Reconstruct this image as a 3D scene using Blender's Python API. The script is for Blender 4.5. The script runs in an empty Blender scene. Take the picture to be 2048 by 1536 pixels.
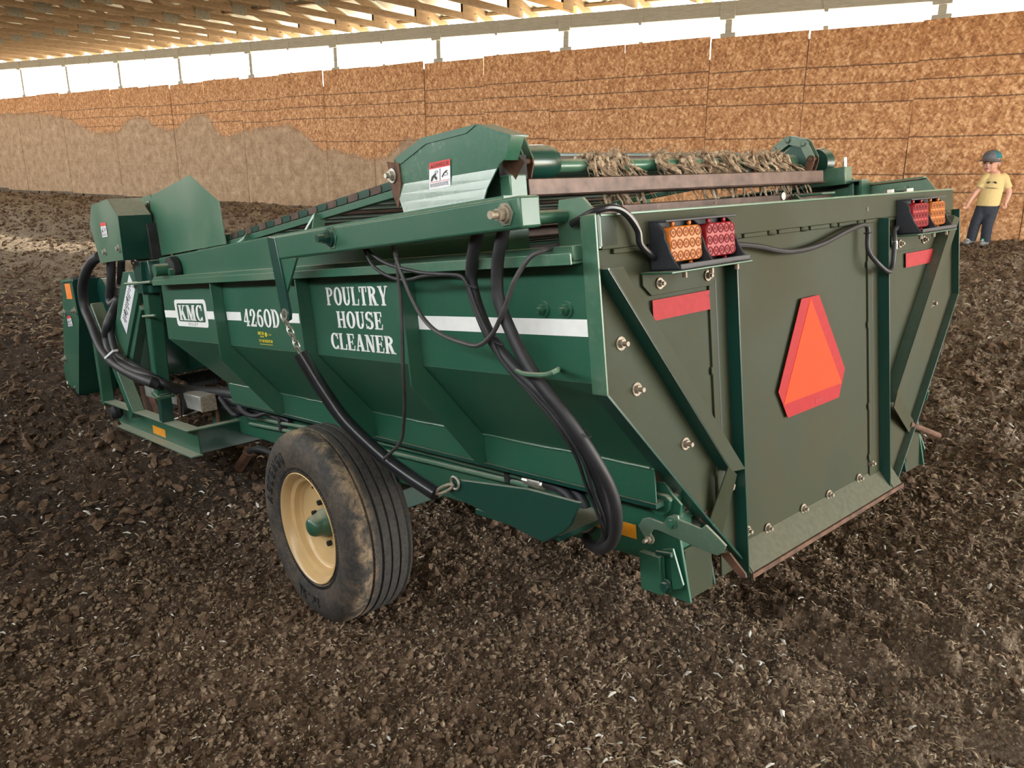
import bpy, bmesh, math, random
import numpy as np
from mathutils import Vector, Matrix

random.seed(7)
RNG = np.random.default_rng(7)
SC = bpy.context.scene
COL = SC.collection

# ------------------------------------------------------------------ camera
CAM_H = 1.84
cam_d = bpy.data.cameras.new('camera')
cam_d.sensor_width = 36.0
cam_d.lens = 36.0 * 1583.0 / 2048.0
cam_d.clip_start = 0.05
cam_d.clip_end = 300
cam = bpy.data.objects.new('camera', cam_d)
COL.objects.link(cam)
cam.matrix_world = Matrix(((0.807508, -0.158564, 0.568145, 0.0),
                           (0.589857, 0.217072, -0.777784, 0.0),
                           (0.0, 0.963191, 0.268817, CAM_H),
                           (0, 0, 0, 1)))
SC.camera = cam

# ------------------------------------------------------------------ light
SC.view_settings.view_transform = 'Standard'
SC.view_settings.look = 'None'
SC.view_settings.gamma = 1.0
SC.view_settings.use_curve_mapping = False
SC.view_settings.exposure = 0.45

world = bpy.data.worlds.new('world')
SC.world = world
world.use_nodes = True
wn = world.node_tree
wn.nodes.clear()
w_out = wn.nodes.new('ShaderNodeOutputWorld')
w_bg = wn.nodes.new('ShaderNodeBackground')
w_geo = wn.nodes.new('ShaderNodeTexCoord')
w_sep = wn.nodes.new('ShaderNodeSeparateXYZ')
w_ramp = wn.nodes.new('ShaderNodeValToRGB')
w_map = wn.nodes.new('ShaderNodeMapRange')
w_map.inputs['From Min'].default_value = -0.2
w_map.inputs['From Max'].default_value = 0.6
wn.links.new(w_geo.outputs['Generated'], w_sep.inputs[0])
wn.links.new(w_sep.outputs['Z'], w_map.inputs['Value'])
wn.links.new(w_map.outputs[0], w_ramp.inputs[0])
cr = w_ramp.color_ramp
cr.elements[0].position = 0.20
cr.elements[0].color = (0.62, 0.50, 0.35, 1)      # sunlit dry yard below the horizon
cr.elements[1].position = 1.0
cr.elements[1].color = (0.78, 0.90, 1.0, 1)        # hazy sky overhead
e = cr.elements.new(0.30)
e.color = (1.0, 0.97, 0.90, 1)                     # bright haze low in the sky
wn.links.new(w_ramp.outputs[0], w_bg.inputs['Color'])
w_bg.inputs['Strength'].default_value = 16.0
wn.links.new(w_bg.outputs[0], w_out.inputs[0])

# low sun beyond the far wall
sun_d = bpy.data.lights.new('sun', 'SUN')
sun_d.energy = 9.0
sun_d.angle = math.radians(0.6)
sun_d.color = (1.0, 0.93, 0.80)
sun = bpy.data.objects.new('sun', sun_d)
COL.objects.link(sun)
SUN_DIR = Vector((0.10, -0.79, -0.655)).normalized()
sun.rotation_euler = SUN_DIR.to_track_quat('-Z', 'Y').to_euler()
sun.location = (0, 30, 25)

def portal(name, loc, rx, ry, sx, sy):
    """daylight portal in an opening of the building (guides sampling only)"""
    d = bpy.data.lights.new(name, 'AREA')
    d.shape = 'RECTANGLE'
    d.size = sx
    d.size_y = sy
    d.cycles.is_portal = True
    o = bpy.data.objects.new(name, d)
    COL.objects.link(o)
    o.location = loc
    o.rotation_euler = (rx, 0, ry)
    return o
# an area light shines along its -Z
portal('daylight_far_gap', (-13, 10.55, 3.7), math.radians(-90), 0, 42, 1.4)
portal('daylight_near_gap', (-13, -2.05, 3.7), math.radians(90), 0, 42, .9)
portal('daylight_end_door', (7.95, 5.8, 2.1), math.radians(90), math.radians(90), 8.8, 4.3)

# ------------------------------------------------------------------ mesh helpers
def sub(a, b): return (a[0]-b[0], a[1]-b[1], a[2]-b[2])
def add(a, b): return (a[0]+b[0], a[1]+b[1], a[2]+b[2])
def mul(a, s): return (a[0]*s, a[1]*s, a[2]*s)
def nrm(a):
    l = math.sqrt(a[0]**2+a[1]**2+a[2]**2) or 1.0
    return (a[0]/l, a[1]/l, a[2]/l)
def crs(a, b): return (a[1]*b[2]-a[2]*b[1], a[2]*b[0]-a[0]*b[2], a[0]*b[1]-a[1]*b[0])
def lerp(a, b, t): return tuple(a[i]+(b[i]-a[i])*t for i in range(3))

def smooth_path(pts, n=8):
    """Catmull-Rom through points"""
    P = [pts[0]] + list(pts) + [pts[-1]]
    out = []
    for i in range(1, len(P)-2):
        p0, p1, p2, p3 = P[i-1], P[i], P[i+1], P[i+2]
        for k in range(n):
            t = k/n
            out.append(tuple(0.5*((2*p1[j]) + (-p0[j]+p2[j])*t + (2*p0[j]-5*p1[j]+4*p2[j]-p3[j])*t*t
                             + (-p0[j]+3*p1[j]-3*p2[j]+p3[j])*t**3) for j in range(3)))
    out.append(tuple(P[-2]))
    return out

class MB:
    """collects shapes; machine shapes are given as (forward, across, up) from the tailgate corner"""
    def __init__(self, mach=True):
        self.v = []
        self.f = []
        self.mach = mach
    def _a(self, vs, fs):
        o = len(self.v)
        self.v += [tuple(map(float, p)) for p in vs]
        self.f += [tuple(i+o for i in q) for q in fs]
        return self
    def box(self, a, b):
        x0, y0, z0 = a
        x1, y1, z1 = b
        return self._a([(x0,y0,z0),(x1,y0,z0),(x1,y1,z0),(x0,y1,z0),(x0,y0,z1),(x1,y0,z1),(x1,y1,z1),(x0,y1,z1)],
                       [(0,1,2,3),(4,5,6,7),(0,1,5,4),(1,2,6,5),(2,3,7,6),(3,0,4,7)])
    def prism(self, poly, vec):
        n = len(poly)
        vs = list(poly) + [add(p, vec) for p in poly]
        fs = [tuple(range(n)), tuple(range(n, 2*n))] + [(i, (i+1) % n, (i+1) % n+n, i+n) for i in range(n)]
        return self._a(vs, fs)
    def bar(self, p0, p1, w, h, up=(0, 0, 1)):
        d = nrm(sub(p1, p0))
        s = nrm(crs(d, up))
        t = crs(s, d)
        q = []
        for p in (p0, p1):
            for a, b in ((-1,-1),(1,-1),(1,1),(-1,1)):
                q.append(add(p, add(mul(s, a*w/2), mul(t, b*h/2))))
        return self._a(q, [(0,1,2,3),(4,5,6,7),(0,1,5,4),(1,2,6,5),(2,3,7,6),(3,0,4,7)])
    def cyl(self, p0, p1, r0, r1=None, n=16):
        r1 = r0 if r1 is None else r1
        d = nrm(sub(p1, p0))
        s = nrm(crs(d, (0,0,1) if abs(d[2]) < .9 else (1,0,0)))
        t = crs(s, d)
        vs = []
        for p, r in ((p0, r0), (p1, r1)):
            for k in range(n):
                a = 2*math.pi*k/n
                vs.append(add(p, add(mul(s, r*math.cos(a)), mul(t, r*math.sin(a)))))
        return self._a(vs, [tuple(range(n)), tuple(range(n, 2*n))] + [(i, (i+1) % n, (i+1) % n+n, i+n) for i in range(n)])
    def tube(self, pts, r, n=10, closed=False, flat=1.0):
        m = len(pts)
        vs = []
        s = None
        for i, p in enumerate(pts):
            if closed:
                d = nrm(sub(pts[(i+1) % m], pts[i-1]))
            else:
                d = nrm(sub(pts[min(i+1, m-1)], pts[max(i-1, 0)]))
            if s is None:
                s = nrm(crs(d, (0,0,1) if abs(d[2]) < .9 else (1,0,0)))
            else:
                k = s[0]*d[0]+s[1]*d[1]+s[2]*d[2]
                s = nrm(sub(s, mul(d, k)))
            t = crs(s, d)
            rr = r[i] if isinstance(r, (list, tuple)) else r
            for k in range(n):
                a = 2*math.pi*k/n
                vs.append(add(p, add(mul(s, rr*math.cos(a)), mul(t, rr*flat*math.sin(a)))))
        fs = []
        for i in range(m if closed else m-1):
            j = (i+1) % m
            for k in range(n):
                l = (k+1) % n
                fs.append((i*n+k, i*n+l, j*n+l, j*n+k))
        if not closed:
            fs += [tuple(range(n)), tuple(range((m-1)*n, m*n))]
        return self._a(vs, fs)
    def lathe(self, prof, org, axis=(0,1,0), n=48, closed=False, caps=True):
        """prof: list of (along axis, radius)"""
        d = nrm(axis)
        s = nrm(crs(d, (0,0,1) if abs(d[2]) < .9 else (1,0,0)))
        t = crs(s, d)
        vs = []
        for a, r in prof:
            c = add(org, mul(d, a))
            for k in range(n):
                q = 2*math.pi*k/n
                vs.append(add(c, add(mul(s, r*math.cos(q)), mul(t, r*math.sin(q)))))
        m = len(prof)
        fs = []
        for i in range(m if closed else m-1):
            j = (i+1) % m
            for k in range(n):
                l = (k+1) % n
                fs.append((i*n+k, i*n+l, j*n+l, j*n+k))
        if not closed and caps:
            fs += [tuple(range(n)), tuple(range((m-1)*n, m*n))]
        return self._a(vs, fs)
    def ball(self, c, r, nu=14, nv=10):
        rx, ry, rz = r if isinstance(r, (tuple, list)) else (r, r, r)
        vs = [(c[0], c[1], c[2]+rz)]
        for i in range(1, nv):
            p = math.pi*i/nv
            for k in range(nu):
                q = 2*math.pi*k/nu
                vs.append((c[0]+rx*math.sin(p)*math.cos(q), c[1]+ry*math.sin(p)*math.sin(q), c[2]+rz*math.cos(p)))
        vs.append((c[0], c[1], c[2]-rz))
        fs = [(0, 1+k, 1+(k+1) % nu) for k in range(nu)]
        for i in range(nv-2):
            for k in range(nu):
                a = 1+i*nu
                fs.append((a+k, a+nu+k, a+nu+(k+1) % nu, a+(k+1) % nu))
        b = 1+(nv-2)*nu
        fs += [(b+k, len(vs)-1, b+(k+1) % nu) for k in range(nu)]
        return self._a(vs, fs)
    def bolt(self, p, d, r=.011, h=.010, tip=.012, n=6):
        d = nrm(d)
        self.cyl(p, add(p, mul(d, .003)), r*1.55, n=14)
        self.cyl(add(p, mul(d, .003)), add(p, mul(d, .003+h)), r, n=n)
        if tip:
            self.cyl(add(p, mul(d, .003+h)), add(p, mul(d, .003+h+tip)), r*.55, n=10)
        return self
    def build(self, name, mat, parent=None, bevel=0.0, smooth=True, subsurf=0, sharp=0.62):
        me = bpy.data.meshes.new(name)
        vs = [(-x, y, z) for x, y, z in self.v] if self.mach else self.v
        me.from_pydata(vs, [], self.f)
        bm = bmesh.new()
        bm.from_mesh(me)
        bmesh.ops.recalc_face_normals(bm, faces=bm.faces)
        for q in bm.faces:
            q.smooth = smooth
        if smooth:
            for ed in bm.edges:
                if len(ed.link_faces) == 2 and ed.calc_face_angle(0) > sharp:
                    ed.smooth = False
        bm.to_mesh(me)
        bm.free()
        o = bpy.data.objects.new(name, me)
        COL.objects.link(o)
        me.materials.append(mat)
        if parent:
            o.parent = parent
        if bevel:
            m = o.modifiers.new('bevel', 'BEVEL')
            m.width = bevel
            m.segments = 2
            m.limit_method = 'ANGLE'
            m.angle_limit = math.radians(40)
        if subsurf:
            m = o.modifiers.new('subd', 'SUBSURF')
            m.levels = subsurf
            m.render_levels = subsurf
        return o

def tag(o, label=None, cat=None, group=None, kind=None):
    if label: o['label'] = label
    if cat: o['category'] = cat
    if group: o['group'] = group
    if kind: o['kind'] = kind
    return o

# ------------------------------------------------------------------ materials
class NT:
    def __init__(self, name):
        self.m = bpy.data.materials.new(name)
        self.m.use_nodes = True
        self.t = self.m.node_tree
        self.b = self.t.nodes['Principled BSDF']
        self.co = self.t.nodes.new('ShaderNodeTexCoord')
    def n(self, t, **k):
        x = self.t.nodes.new(t)
        for a, b in k.items():
            setattr(x, a, b)
        return x
    def l(self, a, b): self.t.links.new(a, b)
    def noise(self, scale, detail=4, rough=.55, src='Object', vec=None, dist=0.0):
        x = self.n('ShaderNodeTexNoise')
        x.inputs['Scale'].default_value = scale
        x.inputs['Detail'].default_value = detail
        x.inputs['Roughness'].default_value = rough
        x.inputs['Distortion'].default_value = dist
        self.l(vec if vec is not None else self.co.outputs[src], x.inputs['Vector'])
        return x.outputs['Fac']
    def mapping(self, scale, src='Object', rot=(0, 0, 0)):
        x = self.n('ShaderNodeMapping')
        x.inputs['Scale'].default_value = scale
        x.inputs['Rotation'].default_value = rot
        self.l(self.co.outputs[src], x.inputs['Vector'])
        return x.outputs[0]
    def ramp(self, fac, stops):
        x = self.n('ShaderNodeValToRGB')
        r = x.color_ramp
        r.elements[0].position, r.elements[0].color = stops[0][0], (*stops[0][1], 1)
        r.elements[1].position, r.elements[1].color = stops[-1][0], (*stops[-1][1], 1)
        for p, c in stops[1:-1]:
            q = r.elements.new(p)
            q.color = (*c, 1)
        self.l(fac, x.inputs[0])
        return x.outputs[0]
    def framp(self, fac, a, b, lo=0.0, hi=1.0):
        x = self.n('ShaderNodeMapRange')
        x.interpolation_type = 'SMOOTHSTEP'
        x.inputs['From Min'].default_value = a
        x.inputs['From Max'].default_value = b
        x.inputs['To Min'].default_value = lo
        x.inputs['To Max'].default_value = hi
        self.l(fac, x.inputs['Value'])
        return x.outputs[0]
    def math(self, op, a, b=None):
        x = self.n('ShaderNodeMath', operation=op)
        for i, q in enumerate((a, b)):
            if q is None: continue
            if isinstance(q, (int, float)): x.inputs[i].default_value = q
            else: self.l(q, x.inputs[i])
        return x.outputs[0]
    def mix(self, fac, a, b):
        x = self.n('ShaderNodeMix', data_type='RGBA')
        for s, q in ((0, fac), (6, a), (7, b)):
            if isinstance(q, (int, float)): x.inputs[s].default_value = q
            elif isinstance(q, tuple): x.inputs[s].default_value = (*q, 1)
            else: self.l(q, x.inputs[s])
        return x.outputs[2]
    def bump(self, h, strength=.3, dist=.01):
        x = self.n('ShaderNodeBump')
        x.inputs['Strength'].default_value = strength
        x.inputs['Distance'].default_value = dist
        self.l(h, x.inputs['Height'])
        self.l(x.outputs[0], self.b.inputs['Normal'])
    def set(self, col=None, rough=None, metal=None, spec=None, coat=None):
        for nme, q in (('Base Color', col), ('Roughness', rough), ('Metallic', metal), ('Specular IOR Level', spec), ('Coat Weight', coat)):
            if q is None: continue
            if isinstance(q, tuple): self.b.inputs[nme].default_value = (*q, 1)
            elif isinstance(q, (int, float)): self.b.inputs[nme].default_value = q
            else: self.l(q, self.b.inputs[nme])
        return self.m

def plain(name, col, rough=.5, metal=0.0, var=.12, scale=30, spec=.5):
    t = NT(name)
    k = t.noise(scale, 3)
    dark = tuple(c*(1-var) for c in col)
    light = tuple(min(1, c*(1+var)) for c in col)
    t.set(t.ramp(k, [(.3, dark), (.7, light)]), rough, metal, spec)
    return t.m

def paint(name, col, dust, amount, rough=.32, chips=True, coat=.25, spec=.5):
    """sprayed enamel with a dust film, speckles and small chips"""
    t = NT(name)
    big = t.noise(2.3, 5, .6)
    fine = t.noise(55, 3, .6)
    spk = t.noise(420, 2, .5)
    film = t.math('ADD', t.framp(big, .35, .75, 0, amount), t.framp(fine, .45, .8, 0, amount*.5))
    film = t.math('ADD', film, t.framp(spk, .70, .76, 0, .35))
    c = t.mix(film, col, dust)
    if chips:
        sc = t.n('ShaderNodeTexNoise')
        sc.inputs['Scale'].default_value = 9
        sc.inputs['Detail'].default_value = 6
        sc.inputs['Roughness'].default_value = .75
        t.l(t.mapping((1, 1, .35)), sc.inputs['Vector'])
        c = t.mix(t.framp(sc.outputs['Fac'], .735, .75), c, (.32, .42, .36))
    # paler tone mixed in on level faces
    geo = t.n('ShaderNodeNewGeometry')
    nz = t.n('ShaderNodeSeparateXYZ')
    t.l(geo.outputs['Normal'], nz.inputs[0])
    level_tone = t.math('MULTIPLY', t.framp(nz.outputs['Z'], .55, .92), t.framp(fine, .25, .7, .5, .72))
    c = t.mix(level_tone, c, (.40, .385, .29))
    film = t.math('MAXIMUM', film, level_tone)
    t.set(c, t.math('ADD', t.math('MULTIPLY', film, .45), rough), 0.0, spec)
    t.b.inputs['Coat Weight'].default_value = coat
    t.b.inputs['Coat Roughness'].default_value = .18
    t.bump(t.noise(7, 2), .05, .02)
    return t.m

M = {}
M['green'] = paint('green enamel', (.015, .092, .054), (.20, .21, .15), .11, .36, True, .16)
M['green_rear'] = paint('warm-lit green enamel', (.027, .037, .019), (.075, .061, .033), .45, .52, True, .0, .20)  # same green paint, warm reflected light painted in as an olive tone
M['green_deep'] = paint('dark green enamel', (.006, .048, .036), (.14, .15, .11), .06, .28, False)
M['green_pale'] = paint('scuffed pale green enamel', (.032, .122, .074), (.30, .31, .23), .26, .32)
M['white'] = plain('white vinyl decal', (.80, .80, .78), .4, 0, .04)
M['yellow_ink'] = plain('yellow print', (.80, .62, .03), .5, 0, .05)
M['black_ink'] = plain('black print', (.015, .015, .016), .5, 0, .05)
M['red_ink'] = plain('red print', (.62, .03, .03), .5, 0, .05)
M['orange_sticker'] = plain('orange sticker', (.85, .22, .03), .5, 0, .06)
M['reflector'] = plain('red reflective tape', (.34, .026, .032), .6, 0, .10, 60, .2)
M['smv_red'] = plain('dark red reflective border', (.34, .016, .020), .6, 0, .08, 60, .2)
M['smv_orange'] = plain('fluorescent orange', (.88, .055, .012), .6, 0, .03, 20, .15)
M['amber_tape'] = plain('amber reflective tape', (.75, .30, .02), .35, 0, .25, 12)
M['rubber'] = plain('black hose rubber', (.018, .018, .021), .55, 0, .3, 18)
M['sleeve'] = plain('smooth black sleeve', (.014, .015, .018), .28, 0, .2, 12)
M['wire'] = plain('grey cable', (.045, .043, .043), .5, 0, .3, 25)
M['zinc'] = plain('zinc plated steel', (.56, .54, .48), .38, .85, .25, 40)
M['bolt'] = plain('dull zinc bolt', (.30, .25, .19), .55, .3, .3, 60)
M['green_grey'] = paint('weathered grey-green enamel', (.085, .145, .100), (.30, .31, .24), .35, .4)
M['galv'] = plain('galvanised tube', (.46, .46, .43), .45, .7, .2, 14)
M['rust'] = plain('rusty steel', (.105, .050, .028), .75, .1, .5, 30)
M['slat'] = plain('worn brown steel', (.085, .055, .044), .42, .5, .45, 16)
M['dark_steel'] = plain('dark oily steel', (.016, .018, .018), .65, 0, .4, 20, .3)
M['plastic'] = plain('black moulded plastic', (.020, .022, .028), .55, 0, .15, 60)
M['rim'] = plain('tan rim enamel', (.62, .42, .20), .30, 0, .08, 8)
M['paper'] = plain('white label', (.70, .71, .74), .5, 0, .06, 10)

def lens(name, col):
    t = NT(name)
    t.set(col, .35, 0, .25)
    t.b.inputs['Coat Weight'].default_value = .04
    t.b.inputs['Coat Roughness'].default_value = .2
    t.bump(t.noise(180, 2), .25, .003)
    return t.m
M['amber_lens'] = lens('amber lens', (.50, .145, .025))
M['red_lens'] = lens('red lens', (.30, .016, .022))
M['amber_led'] = plain('amber optic', (.24, .075, .018), .6, 0, .1, 30, .2)
M['red_led'] = plain('red optic', (.16, .010, .016), .6, 0, .1, 30, .2)

def tire_mat():
    t = NT('dusty tyre rubber')
    a = t.noise(7, 6, .7, dist=.5)
    b = t.noise(60, 4, .7)
    geo = t.n('ShaderNodeSeparateXYZ')
    t.l(t.co.outputs['Object'], geo.inputs[0])
    # dried mud cakes the shoulder and outer sidewall, the tread is rubbed clean
    shoulder = t.framp(geo.outputs['Y'], .13, .075)
    inner = t.framp(geo.outputs['Y'], .022, .05)
    mud = t.math('MULTIPLY', t.math('MULTIPLY', t.framp(a, .40, .62), shoulder), t.math('ADD', t.math('MULTIPLY', inner, .8), .2))
    mud = t.math('MULTIPLY', mud, t.framp(b, .3, .6, .45, 1))
    film = t.framp(b, .25, .8, .08, .42)
    c = t.mix(film, (.022, .021, .022), (.13, .115, .095))
    c = t.mix(mud, c, (.34, .245, .155))
    t.set(c, .72, 0, .35)
    t.bump(b, .25, .004)
    return t.m
M['tire'] = tire_mat()

def feather_mat():
    t = NT('matted feathers')
    k = t.noise(38, 5, .7)
    t.set(t.ramp(k, [(.25, (.040, .028, .020)), (.42, (.20, .135, .085)), (.58, (.42, .32, .22)), (.75, (.70, .62, .50))]), .85, 0, .2)
    t.bump(t.noise(160, 3), .6, .006)
    return t.m
M['feather'] = feather_mat()

def litter_mat():
    t = NT('poultry litter')
    co = t.co.outputs['Object']
    k1 = t.noise(1.1, 5, .6)
    k2 = t.noise(14, 5, .65)
    k3 = t.noise(75, 4, .7)
    vor = t.n('ShaderNodeTexVoronoi', feature='F1')
    vor.inputs['Scale'].default_value = 95
    vor.inputs['Randomness'].default_value = 1
    mp = t.mapping((1, .55, 1), rot=(0, 0, .5))
    t.l(mp, vor.inputs['Vector'])
    sv = t.n('ShaderNodeSeparateColor')
    t.l(vor.outputs['Color'], sv.inputs[0])
    c = t.ramp(k2, [(.28, (.046, .027, .017)), (.5, (.110, .068, .043)), (.72, (.22, .148, .094))])
    c = t.mix(t.framp(k3, .45, .75, 0, .6), c, (.27, .19, .125))
    # light shavings and feather scraps
    fl = t.math('MULTIPLY', t.framp(sv.outputs[0], .74, .82), t.framp(vor.outputs['Distance'], .45, .30))
    fl = t.math('MULTIPLY', fl, t.framp(k1, .30, .62, .35, 1.0))
    c = t.mix(fl, c, (.46, .38, .28))
    # damp turned soil around the digging end of the machine, dry litter on the banks
    sx = t.n('ShaderNodeSeparateXYZ')
    t.l(co, sx.inputs[0])
    bank = t.framp(t.math('ADD', sx.outputs['Y'], t.math('MULTIPLY', k1, 2.0)), 5.0, 7.2)
    damp_x = t.framp(t.math('ADD', sx.outputs['X'], t.math('MULTIPLY', k1, 1.6)), -1.4, -3.0)
    damp = t.math('MULTIPLY', t.math('SUBTRACT', 1.0, bank), damp_x)
    c = t.mix(t.math('MULTIPLY', damp, t.framp(k1, .2, .6, .35, .75)), c, (.028, .021, .017))
    right = t.math('MULTIPLY', t.framp(t.math('ADD', sx.outputs['X'], t.math('MULTIPLY', k1, 1.5)), -.6, 1.3), .55)  # floor also turns to the paler tone towards the right
    bank = t.math('MAXIMUM', bank, right)
    dry = t.ramp(k3, [(.34, (.12, .085, .058)), (.5, (.30, .235, .17)), (.66, (.60, .50, .38))])
    c = t.mix(t.math('MULTIPLY', bank, .75), c, dry)
    t.set(c, .92, 0, .15)
    h = t.math('ADD', t.math('MULTIPLY', k3, .6), t.math('MULTIPLY', t.noise(260, 3, .7), .4))
    h = t.math('ADD', h, t.math('MULTIPLY', t.noise(24, 4, .7), 1.3))
    t.bump(h, 1.0, .020)
    return t.m
M['litter'] = litter_mat()

def clod_mat(name, stops, sc=3.1):
    t = NT(name)
    oi = t.noise(sc, 6, .8)
    c = t.ramp(oi, stops)
    t.set(c, .92, 0, .15)
    t.bump(t.noise(140, 3, .7), .6, .006)
    return t.m
M['clod'] = clod_mat('soil clods', [(.30, (.046, .028, .018)), (.5, (.110, .070, .045)), (.68, (.24, .165, .105))], 22)
M['crumb'] = clod_mat('dry litter crumbs', [(.3, (.075, .050, .032)), (.52, (.19, .135, .09)), (.7, (.40, .31, .21))], 17)
M['straw'] = clod_mat('straw and shavings', [(.3, (.15, .105, .065)), (.55, (.32, .245, .16)), (.75, (.52, .43, .32))], 3.7)
M['fluff'] = clod_mat('white feather scraps', [(.3, (.42, .38, .32)), (.7, (.74, .71, .65))], 30)

def wood_mat(name, a, b, axis_scale=(1, 1, 1)):
    t = NT(name)
    g = t.noise(7, 5, .65, vec=t.mapping(axis_scale), dist=1.2)
    t.set(t.ramp(g, [(.3, a), (.7, b)]), .75, 0, .2)
    t.bump(g, .15, .004)
    return t.m
M['lumber'] = wood_mat('aged truss lumber', (.17, .115, .066), (.34, .245, .150), (9, .9, 9))
M['lumber_new'] = wood_mat('fresh yellow lumber', (.45, .26, .10), (.60, .38, .17), (9, .9, 9))
M['header'] = wood_mat('weathered grey header', (.30, .29, .25), (.44, .43, .37), (.8, 9, 9))
M['roofing'] = plain('galvalume roofing', (.62, .63, .56), .5, .15, .1, 3)
M['plate'] = plain('truss plate', (.20, .19, .15), .55, .4, .3, 60)

STAIN = [(-30, 3.2), (-25.3, 3.11), (-21.9, 2.91), (-20.25, 2.51), (-19.44, 2.46), (-18.7, 2.72), (-18.14, 2.79), (-17.56, 2.58),
         (-16.89, 2.48), (-16.37, 2.65), (-15.79, 2.76), (-15.38, 2.57), (-14.9, 2.29), (-14.46, 2.38), (-13.18, 2.45),
         (-12.6, 2.34), (-11.93, 2.01), (-11.26, 1.94), (-10.68, 1.82), (-10.12, 1.97), (-9.75, 2.17), (-9.3, 1.7), (-8.6, .9), (4, .4)]

M['grime'] = plain('old stained boards', (.11, .085, .062), .8, 0, .3, 4)

def osb_mat():
    t = NT('strand board')
    # strands: stretched cells at three slants, each cell with a tone of its own
    tones = []
    for rot, sc, st in ((.25, 44, .30), (-.75, 50, .34), (1.2, 58, .40)):
        v = t.n('ShaderNodeTexVoronoi', feature='F1')
        v.inputs['Scale'].default_value = sc
        v.inputs['Randomness'].default_value = 1
        geo = t.n('ShaderNodeNewGeometry')
        m = t.n('ShaderNodeMapping')
        m.vector_type = 'TEXTURE'                      # turn first, then stretch
        m.inputs['Rotation'].default_value = (0, rot, 0)
        m.inputs['Scale'].default_value = (1, 1, 1/st)
        t.l(geo.outputs['Position'], m.inputs['Vector'])
        t.l(m.outputs[0], v.inputs['Vector'])
        s = t.n('ShaderNodeSeparateColor')
        t.l(v.outputs['Color'], s.inputs[0])
        tones.append(s.outputs[0])
    k = t.math('MULTIPLY', t.math('ADD', t.math('ADD', tones[0], tones[1]), tones[2]), .3333)
    c = t.ramp(k, [(.18, (.25, .112, .047)), (.42, (.41, .200, .088)), (.6, (.50, .262, .125)), (.82, (.68, .43, .24))])
    geo = t.n('ShaderNodeNewGeometry')
    pos = t.n('ShaderNodeSeparateXYZ')
    t.l(geo.outputs['Position'], pos.inputs[0])
    # tide line of old litter, dried grey-brown on the boards
    cv = t.n('ShaderNodeFloatCurve')
    lo, hi = -30.0, 4.0
    cu = cv.mapping.curves[0]
    pts = [((x-lo)/(hi-lo), z/4.0) for x, z in STAIN]
    cu.points[0].location = pts[0]
    cu.points[1].location = pts[-1]
    for p in pts[1:-1]:
        cu.points.new(*p)
    cv.mapping.update()
    t.l(t.math('DIVIDE', t.math('SUBTRACT', pos.outputs['X'], lo), hi-lo), cv.inputs['Value'])
    hz = t.math('MULTIPLY', cv.outputs[0], 4.0)
    wob = t.noise(4.5, 7, .72, vec=geo.outputs['Position'])
    d = t.math('SUBTRACT', t.math('ADD', hz, t.math('MULTIPLY', t.math('SUBTRACT', wob, .5), .34)), t.math('SUBTRACT', pos.outputs['Z'], .09))
    stain = t.framp(d, -.03, .07)
    edge = t.math('MULTIPLY', stain, t.framp(d, .07, .02))
    grime = t.noise(5, 6, .7, vec=geo.outputs['Position'])
    sc_ = t.ramp(grime, [(.3, (.17, .128, .088)), (.52, (.34, .262, .182)), (.72, (.50, .40, .285))])
    c = t.mix(t.math('MULTIPLY', stain, .74), c, sc_)
    c = t.mix(t.math('MULTIPLY', edge, .45), c, (.12, .08, .05))
    # printed nailing lines, local to every sheet
    loc = t.n('ShaderNodeSeparateXYZ')
    t.l(t.co.outputs['Object'], loc.inputs[0])
    line = None
    wob2 = t.math('MULTIPLY', t.math('SUBTRACT', t.noise(1.4, 2, .5), .5), .03)
    for z in (.80, .60, .39, -.02, -.43, -.63):
        q = t.math('ABSOLUTE', t.math('SUBTRACT', t.math('ADD', loc.outputs['Z'], wob2), z))
        q = t.framp(q, .011, .004)
        line = q if line is None else t.math('MAXIMUM', line, q)
    line = t.math('MULTIPLY', line, t.math('SUBTRACT', .72, t.math('MULTIPLY', stain, .6)))
    c = t.mix(line, c, (.045, .032, .026))
    spots = t.noise(9, 5, .8, vec=geo.outputs['Position'])
    c = t.mix(t.framp(spots, .70, .76, 0, .6), c, (.06, .042, .03))
    t.set(c, .68, 0, .25)
    t.bump(k, .25, .006)
    return t.m
M['osb'] = osb_mat()

# ------------------------------------------------------------------ setting: ground
def _hash(ix, iy, seed):
    h = (ix.astype(np.int64)*374761393 + iy.astype(np.int64)*668265263 + seed*1442695041) & 0x7fffffff
    h = (h ^ (h >> 13))*1274126177 & 0x7fffffff
    h = (h ^ (h >> 16)) & 0x7fffffff
    return h.astype(np.float64)/0x7fffffff
def vnoise(x, y, seed=0):
    ix, iy = np.floor(x), np.floor(y)
    fx, fy = x-ix, y-iy
    fx = fx*fx*fx*(fx*(fx*6-15)+10)
    fy = fy*fy*fy*(fy*(fy*6-15)+10)
    a, b = _hash(ix, iy, seed), _hash(ix+1, iy, seed)
    c, d = _hash(ix, iy+1, seed), _hash(ix+1, iy+1, seed)
    return (a+(b-a)*fx)*(1-fy)+(c+(d-c)*fx)*fy
def fbm(x, y, sc, oct=4, seed=0, gain=.5):
    s, amp, tot = 0, 1.0, 0
    for k in range(oct):
        s = s+amp*(vnoise(x*sc+17.3*k, y*sc-9.1*k, seed+k)*2-1)
        tot += amp
        amp *= gain
        sc *= 2.03
    return s/tot

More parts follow.
